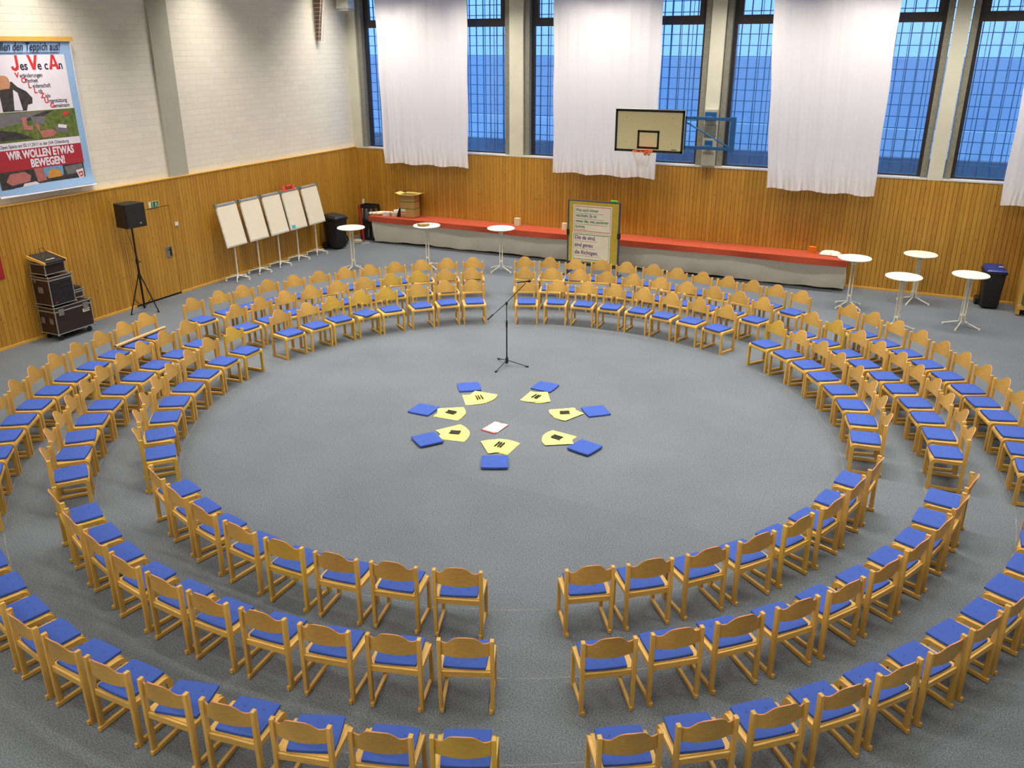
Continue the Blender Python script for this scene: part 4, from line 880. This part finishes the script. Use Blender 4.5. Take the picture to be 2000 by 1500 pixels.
# ---- poster
PXX = XL+.045; PY0, PY1, PZ0, PZ1 = -.68, 1.38, 2.80, 5.50
r = empty('event_poster', (0, 0, 0), 0, 'tall pale blue event poster hanging from a wooden batten on the brick wall', 'poster')
b = NB(); grid(b, 12, 30, lambda u, v: (PXX+.04*max(0, 1-v*9)**2*(.4+u)+.004*math.sin(v*16+u*3)-.005, PY0+u*(PY1-PY0), PZ0+v*(PZ1-PZ0)))
for f in list(b.faces): pass
sheet_o = obj('poster_sheet', b, M_BLUEPOST, r, True)
b = NB(); box(b, PXX-.008, PXX+.03, PY0-.06, PY1+.06, PZ1-.02, PZ1+.065, .004); obj('batten', b, M_TRIM, r)
def rect(name, y0, y1, z0, z1, m, dx=.004): b = NB(); box(b, PXX+dx-.002, PXX+dx+.0015, y0, y1, z0, z1); return obj(name, b, m, r)
rect('white_edge', PY1-.018, PY1+.004, 3.1, PZ1-.03, M_PW, .006); 
b = NB(); grid(b, 8, 6, lambda u, v: (PXX+.006+.04*max(0, 1-v*.5)**2*(.4+u)-.008*v, PY0+u*(PY1-PY0+.01), PZ0-.02+v*.07)); obj('white_hem', b, M_PW, r, True)
T = lambda y, z, dx=.0075: Matrix.Translation((PXX+dx, y, z)) @ MX_L
text_obj('headline', 'llen den Teppich aus!', .20, M_INK, r, T(-.10, 5.325), .002, shear=.35, sx=.72)
rect('underline', -.45, 1.10, 5.275, 5.287, M_INK, .006)
rect('white_field', PY0+.08, 1.20, 4.27, 5.25, M_PW, .0045)
PJ = [(0, .06), (.02, .01), (.08, -.015), (.14, .01), (.16, .07), (.16, .26), (.105, .26), (.105, .07), (.08, .04), (.055, .05), (.05, .08)]
PV = [(0, .26), (.06, .26), (.11, .10), (.16, .26), (.22, .26), (.14, 0), (.08, 0)]
PA = [(0, 0), (.06, 0), (.072, .05), (.148, .05), (.16, 0), (.22, 0), (.14, .26), (.08, .26)]
PA2 = [(.085, .095), (.135, .095), (.11, .19)]
def letter(poly, y, d=.0068, m=None): b = NB(); prism(b, poly, lambda u, w_, h: (PXX+h, y+u, 4.985+w_), d-.0012, d); obj('title_letter', b, m or M_REDINK, r)
letter(PJ, .05); letter(PV, .40); letter(PA, .83); letter(PA2, .83, .0078, M_PW)
for ch, y in (('es', .225), ('e', .585), ('c', .73), ('n', 1.035)): text_obj('title_letter', ch,   .22, M_INK, r, T(y, 4.99), .004, sx=.85)
for i, (a, rest, yy) in enumerate((('V', 'eränderungen', .13), ('O', 'ffenheit', .23), ('L', 'eidenschaft', .35), ('L', 'ob', .45), ('Z', 'iele', .57), ('U', 'nterstützung', .63), ('G', 'emeinsam', .73))):
    z = 4.86-i*.093
    text_obj('initial', a, .125, M_REDINK, r, T(yy-.03, z), .005); text_obj('word', rest, .105, M_INK, r, T(yy+.058, z), .0015, sx=.74 if i == 5 else .80)
# generic figure at the left of the white field
F2 = lambda u, w_, h: (PXX+h, u, w_)
def patch(name, poly, m, d=.0065): b = NB(); prism(b, poly, F2, d-.0015, d); return obj(name, b, m, r)
patch('picture_patch', [(-.28, 4.28), (.20, 4.28), (.24, 4.38), (.34, 4.40), (.36, 4.50), (.26, 4.62), (.10, 4.70), (0, 4.80), (-.28, 4.70)], M_DKPH)
patch('picture_patch', [(-.05, 4.30), (.12, 4.29), (.08, 4.60), (0, 4.66)], M_PW, .008)
patch('picture_patch', [(-.28, 4.66), (-.06, 4.68), (-.03, 4.76), (-.05, 4.86), (-.10, 4.90), (-.28, 4.91)], mat('photo_tan', (206, 150, 116), .6, noise=16), .009)
rect('aerial_photo', PY0+.06, 1.22, 3.74, 4.27, M_GREENPH, .005)
patch('picture_patch', [(-.62, 4.24), (.6, 4.25), (.35, 4.12), (-.62, 3.98)], M_GREYPH, .0072)
patch('picture_patch', [(.55, 4.25), (.75, 4.25), (.35, 4.10), (.0, 4.10)], M_DKPH, .0078)
patch('picture_patch', [(.05, 4.16), (.16, 4.17), (.14, 4.02), (.26, 4.0), (.24, 3.93), (.06, 3.95)], M_PINKPH, .0092)
patch('picture_patch', [(.3, 4.04), (.40, 4.02), (.38, 3.90), (.66, 3.92), (.74, 3.84), (.62, 3.78), (.42, 3.78)], M_PINKPH, .0092)
patch('picture_patch', [(.24, 4.17), (.56, 4.16), (.50, 4.02), (.28, 4.04)], M_GREYPH, .0084); patch('picture_patch', [(.72, 3.97), (.98, 3.95), (1.0, 3.82), (.74, 3.86)], M_GREYPH, .0075)
patch('picture_patch', [(.80, 4.0), (.98, 3.97), (.96, 3.91), (.78, 3.94)], M_PW, .009); patch('picture_patch', [(.94, 4.21), (1.07, 4.21), (1.07, 4.16), (.94, 4.16)], M_REDINK, .009)
patch('picture_patch', [(-.5, 3.98), (-.1, 3.92), (.25, 3.78), (-.5, 3.78)], M_DKPH, .0076)
rect('caption_field', PY0+.06, 1.22, 3.61, 3.74, M_PW, .0065)
text_obj('caption', 'Open Space am 02.11.2011 in der JVA Oldenburg', .084, M_INK, r, T(-.50, 3.645, .0085), .0012, sx=.86)
rect('red_field', PY0+.06, 1.22, 3.235, 3.61, M_REDBAND, .005)
text_obj('slogan', 'WIR WOLLEN ETWAS', .20, M_PW, r, T(-.38, 3.445), .008, sx=.72); text_obj('slogan', 'BEWEGEN!', .20, M_PW, r, T(.06, 3.27), .008, sx=.76)
rect('photo_strip', PY0+.06, 1.20, 2.92, 3.235, M_DKPH, .005)
patch('picture_patch', [(-.50, 3.06), (-.40, 3.19), (-.10, 3.2), (.02, 3.12), (-.02, 3.02), (-.4, 2.98)], M_PINKPH, .007); patch('picture_patch', [(.30, 3.235), (.72, 3.235), (.72, 3.05), (.30, 3.05)], M_SKYPH, .007)
patch('picture_patch', [(.40, 3.14), (.50, 3.20), (.66, 3.14), (.68, 3.03), (.36, 3.02)], M_ORPH, .009); patch('picture_patch', [(.10, 3.235), (.28, 3.235), (.34, 3.0), (.14, 2.98)], M_PINKPH, .008)
patch('picture_patch', [(.76, 3.2), (1.16, 3.22), (1.18, 3.06), (.80, 3.04)], M_GREYPH, .007); patch('picture_patch', [(-.2, 2.92), (.2, 2.92), (.1, 3.0), (-.15, 2.99)], M_PW, .007)
patch('crest', [(1.0, 3.10), (1.17, 3.12), (1.17, 2.96), (1.06, 2.94)], M_PW, .009); patch('crest_shield', [(1.04, 3.06), (1.15, 3.075), (1.15, 2.985), (1.09, 2.96)], M_REDINK, .0105); patch('crest_figure', [(1.075, 3.045), (1.10, 3.03), (1.135, 3.045), (1.12, 3.01), (1.13, 2.99), (1.10, 3.005), (1.08, 2.995)], M_PW, .0118)

# ================================================================ curtains
def curtain(xb0, xb1, xt0, xt1, zb0, zb1, label, seed):
    rnd = random.Random(seed); ph = [rnd.uniform(0, 6.28) for _ in range(8)]; Y0 = YB-.30
    n = 130
    def f(u, v):
        s = (v)**1.0; x = (xb0+(xb1-xb0)*u)*(1-s)+(xt0+(xt1-xt0)*u)*s
        z = (zb0+(zb1-zb0)*u)*(1-v)+HC*v+(1-v)**6*.02*math.sin(u*19+ph[6])
        a = .022*math.sin(u*2*PI*5.3+ph[0]+.4*math.sin(v*3))+.012*math.sin(u*2*PI*11+ph[1])+.006*math.sin(u*2*PI*23+ph[2]+v*2)
        lo = max(0, 1-v*7); a += lo*(.015*math.sin(u*2*PI*17+ph[3]+v*30)+.010*math.sin(u*2*PI*29+ph[4]-v*55))
        return (x+.01*math.sin(v*17+ph[5])*(1 if u in (0, 1) else 0), Y0+a*(.6+.4*lo), z)
    b = NB(); grid(b, n, 46, f); o = obj('curtain', b, M_CURT, None, True); tag(o, label, 'curtain', 'white cloth hangings before the windows')
curtain(-8.95, -6.22, -9.02, -6.15, 2.27, 2.27, 'leftmost white cloth hanging, over the first window bay', 1)
curtain(-3.69, -.93, -3.75, -.98, 2.31, 2.29, 'white cloth hanging behind the basketball board', 2)
curtain(1.81, 4.19, 1.48, 4.15, 2.25, 2.21, 'white cloth hanging right of the blue basketball arm', 3)
curtain(6.72, 9.45, 6.72, 9.40, 2.20, 2.18, 'rightmost white cloth hanging, cut by the picture edge', 4)

# ================================================================ basketball board
r = empty('basketball_hoop', (0, 0, 0), 0, 'cream basketball board with orange hoop on a blue swivel arm', 'basketball hoop')
BX0, BX1, BZ0, BZ1, BY = -1.66, .01, 3.05, 4.02, 9.2
b = NB(); box(b, BX0, BX1, BY, BY+.022, BZ0, BZ1, .002); bo = obj('backboard', b, M_BOARD, r)
b = NB(); t = .062; q = BY-.0015
for a in ((BX0, BX1, BZ0, BZ0+t), (BX0, BX1, BZ1-t, BZ1), (BX0, BX0+t, BZ0, BZ1), (BX1-t, BX1, BZ0, BZ1)): box(b, a[0]+.004, a[1]-.004, q, q+.0012, a[2]+.004, a[3]-.004)
ix0, ix1, iz0, iz1 = -1.10, -.57, 3.13, 3.55; t = .05
for a in ((ix0, ix1, iz0, iz0+t), (ix0, ix1, iz1-t, iz1), (ix0, ix0+t, iz0, iz1), (ix1-t, ix1, iz0, iz1)): box(b, a[0], a[1], q, q+.0012, a[2], a[3])
obj('board_lines', b, M_BLINE, bo)
b = NB()
for x in (-1.38, -.27):
    for z in (3.27, 3.84): cyl(b, (x, BY-.004, z), (x, BY, z), .012, seg=8)
obj('bolt_heads', b, M_GSTEEL, bo)
b = NB(); box(b, -.27, -.14, BY-.0025, BY-.001, 3.125, 3.14); obj('small_print', b, M_BLINE, bo)
HX, HZ, HR = -.84, 3.12, .225
b = NB(); tube(b, [(HX+HR*math.cos(2*PI*k/32), BY-.38+HR*math.sin(2*PI*k/32), HZ) for k in range(32)], .010, 8, True); box(b, HX-.07, HX+.07, BY-.16, BY, HZ-.02, HZ-.005); box(b, HX-.08, HX+.08, BY-.012, BY, HZ-.14, HZ+.0); tube(b, [(HX-.06, BY-.01, HZ-.11), (HX-.10, BY-.2, HZ-.01)], .008); tube(b, [(HX+.06, BY-.01, HZ-.11), (HX+.10, BY-.2, HZ-.01)], .008)
hp_ = obj('hoop', b, M_ORANGE, r, True)
b = NB(); N = 12; rows_ = [(HR, HZ-.01), (.20, HZ-.10), (.155, HZ-.19), (.13, HZ-.28), (.13, HZ-.36)]
for j in range(4):
    for k in range(N):
        a0 = 2*PI*(k+.5*(j % 2))/N
        for s in (-1, 1):
            a1 = a0+s*PI/N; r0, z0 = rows_[j]; r1, z1 = rows_[j+1]
            tube(b, [(HX+r0*math.cos(a0), BY-.38+r0*math.sin(a0), z0), (HX+(r0+r1)/2*math.cos((a0+a1)/2), BY-.38+(r0+r1)/2*math.sin((a0+a1)/2), (z0+z1)/2-.01), (HX+r1*math.cos(a1), BY-.38+r1*math.sin(a1), z1)], .0035, 5)
obj('net', b, M_NET, hp_)
AY = 9.9; AX0, AX1, AZ0, AZ1 = -.16, 1.02, 3.10, 3.84
b = NB(); box(b, AX0, AX1, AY-.03, AY+.03, AZ1-.07, AZ1); box(b, AX0, AX1, AY-.03, AY+.03, AZ0, AZ0+.07); box(b, AX0-.02, AX0+.03, AY-.03, AY+.03, AZ0, AZ1); box(b, AX1-.10, AX1+.01, AY-.05, AY+.05, AZ0-.02, AZ1+.02, .004); obj('swivel_frame', b, M_BLUEST, r)
b = NB(); tube(b, [(AX0, AY, 3.72), (AX1-.08, AY, AZ0+.06)], .018); obj('diagonal_brace', b, M_BLUEST, r, True)
b = NB()
for z in (AZ0+.03, AZ1-.05): tube(b, [(AX0, AY, z), (-.45, BY+.03, z)], .025, 8); box(b, -.9, -.3, BY+.022, BY+.06, z-.03, z+.03)
box(b, -.62, -.56, BY+.022, BY+.06, 3.1, 3.9); obj('board_carrier', b, M_BLUEST, r)
b = NB(); box(b, .17, .45, YB-.16, YB-.12, 3.72, 3.92, .01); box(b, .22, .40, YB-.16, YB-.12, 3.08, 3.26, .01)
for z in (3.8, 3.13): box(b, .24, .38, AY+.0, YB-.12, z-.03, z+.03)
obj('wall_bracket', b, M_BLUEST, r)
b = NB(); box(b, .16, .46, YB-.12, YB, 3.62, 3.98, .01); box(b, .17, .45, YB-.12, YB, 2.98, 3.3, .01); box(b, .14, .48, YB-.10, YB, 2.64, 3.64, .02); obj('mounting_box', b, M_CONC2, r)
b = NB(); box(b, .16, .46, YB-.125, YB-.10, 3.36, 3.60, .01); obj('cover_plate', b, M_GSTEEL, r)

# ================================================================ green mat carrier at the right, cardboard tube
r = empty('mat_carrier', (0, 0, 0), 0, 'green padded mat in a wooden frame at the far right', 'gym mat')
b = NB(); box(b, 7.39, 7.46, 9.62, 10.45, .02, 2.12, .004); box(b, 7.39, 8.7, 9.60, 9.68, .14, .24, .004); obj('wooden_frame', b, M_TRIM, r)
b = NB(); box(b, 7.47, 8.7, 9.56, 9.70, .24, 2.12, .02); obj('padded_mat', b, M_GREENMAT, r)
b = NB(); box(b, 7.46, 8.7, 9.75, 10.45, .02, .14); obj('hollow_shade', b, M_BLACK, r)  # solid black block stands in for the shade inside the open base
b = NB()
ds = Vector((-7.19, .02, 0))-Vector((-7.115, -1.17, 0)); pts = [(math.cos(2*PI*k/18), math.sin(2*PI*k/18)) for k in range(18)]
L = ds.length
for ra, rb in ((.030, .027),):
    rings = [[b.verts.new((q_*px, yy, q_*pz)) for px, pz in pts] for q_, yy in ((.030, 0), (.030, L), (.027, L), (.027, 0))]
    for i in range(4):
        A, B = rings[i], rings[(i+1) % 4]
        for k in range(18): b.faces.new((A[k], A[(k+1) % 18], B[(k+1) % 18], B[k]))
o = obj('cardboard_tube', b, mat('kraft_tube', (206, 172, 116), .7), None, True); o.location = (-7.115, -1.17, .503); o.rotation_euler = (0, 0, -math.atan2(ds.x, ds.y)); tag(o, 'long pale cardboard tube lying across two outer chairs on the left', 'cardboard tube')
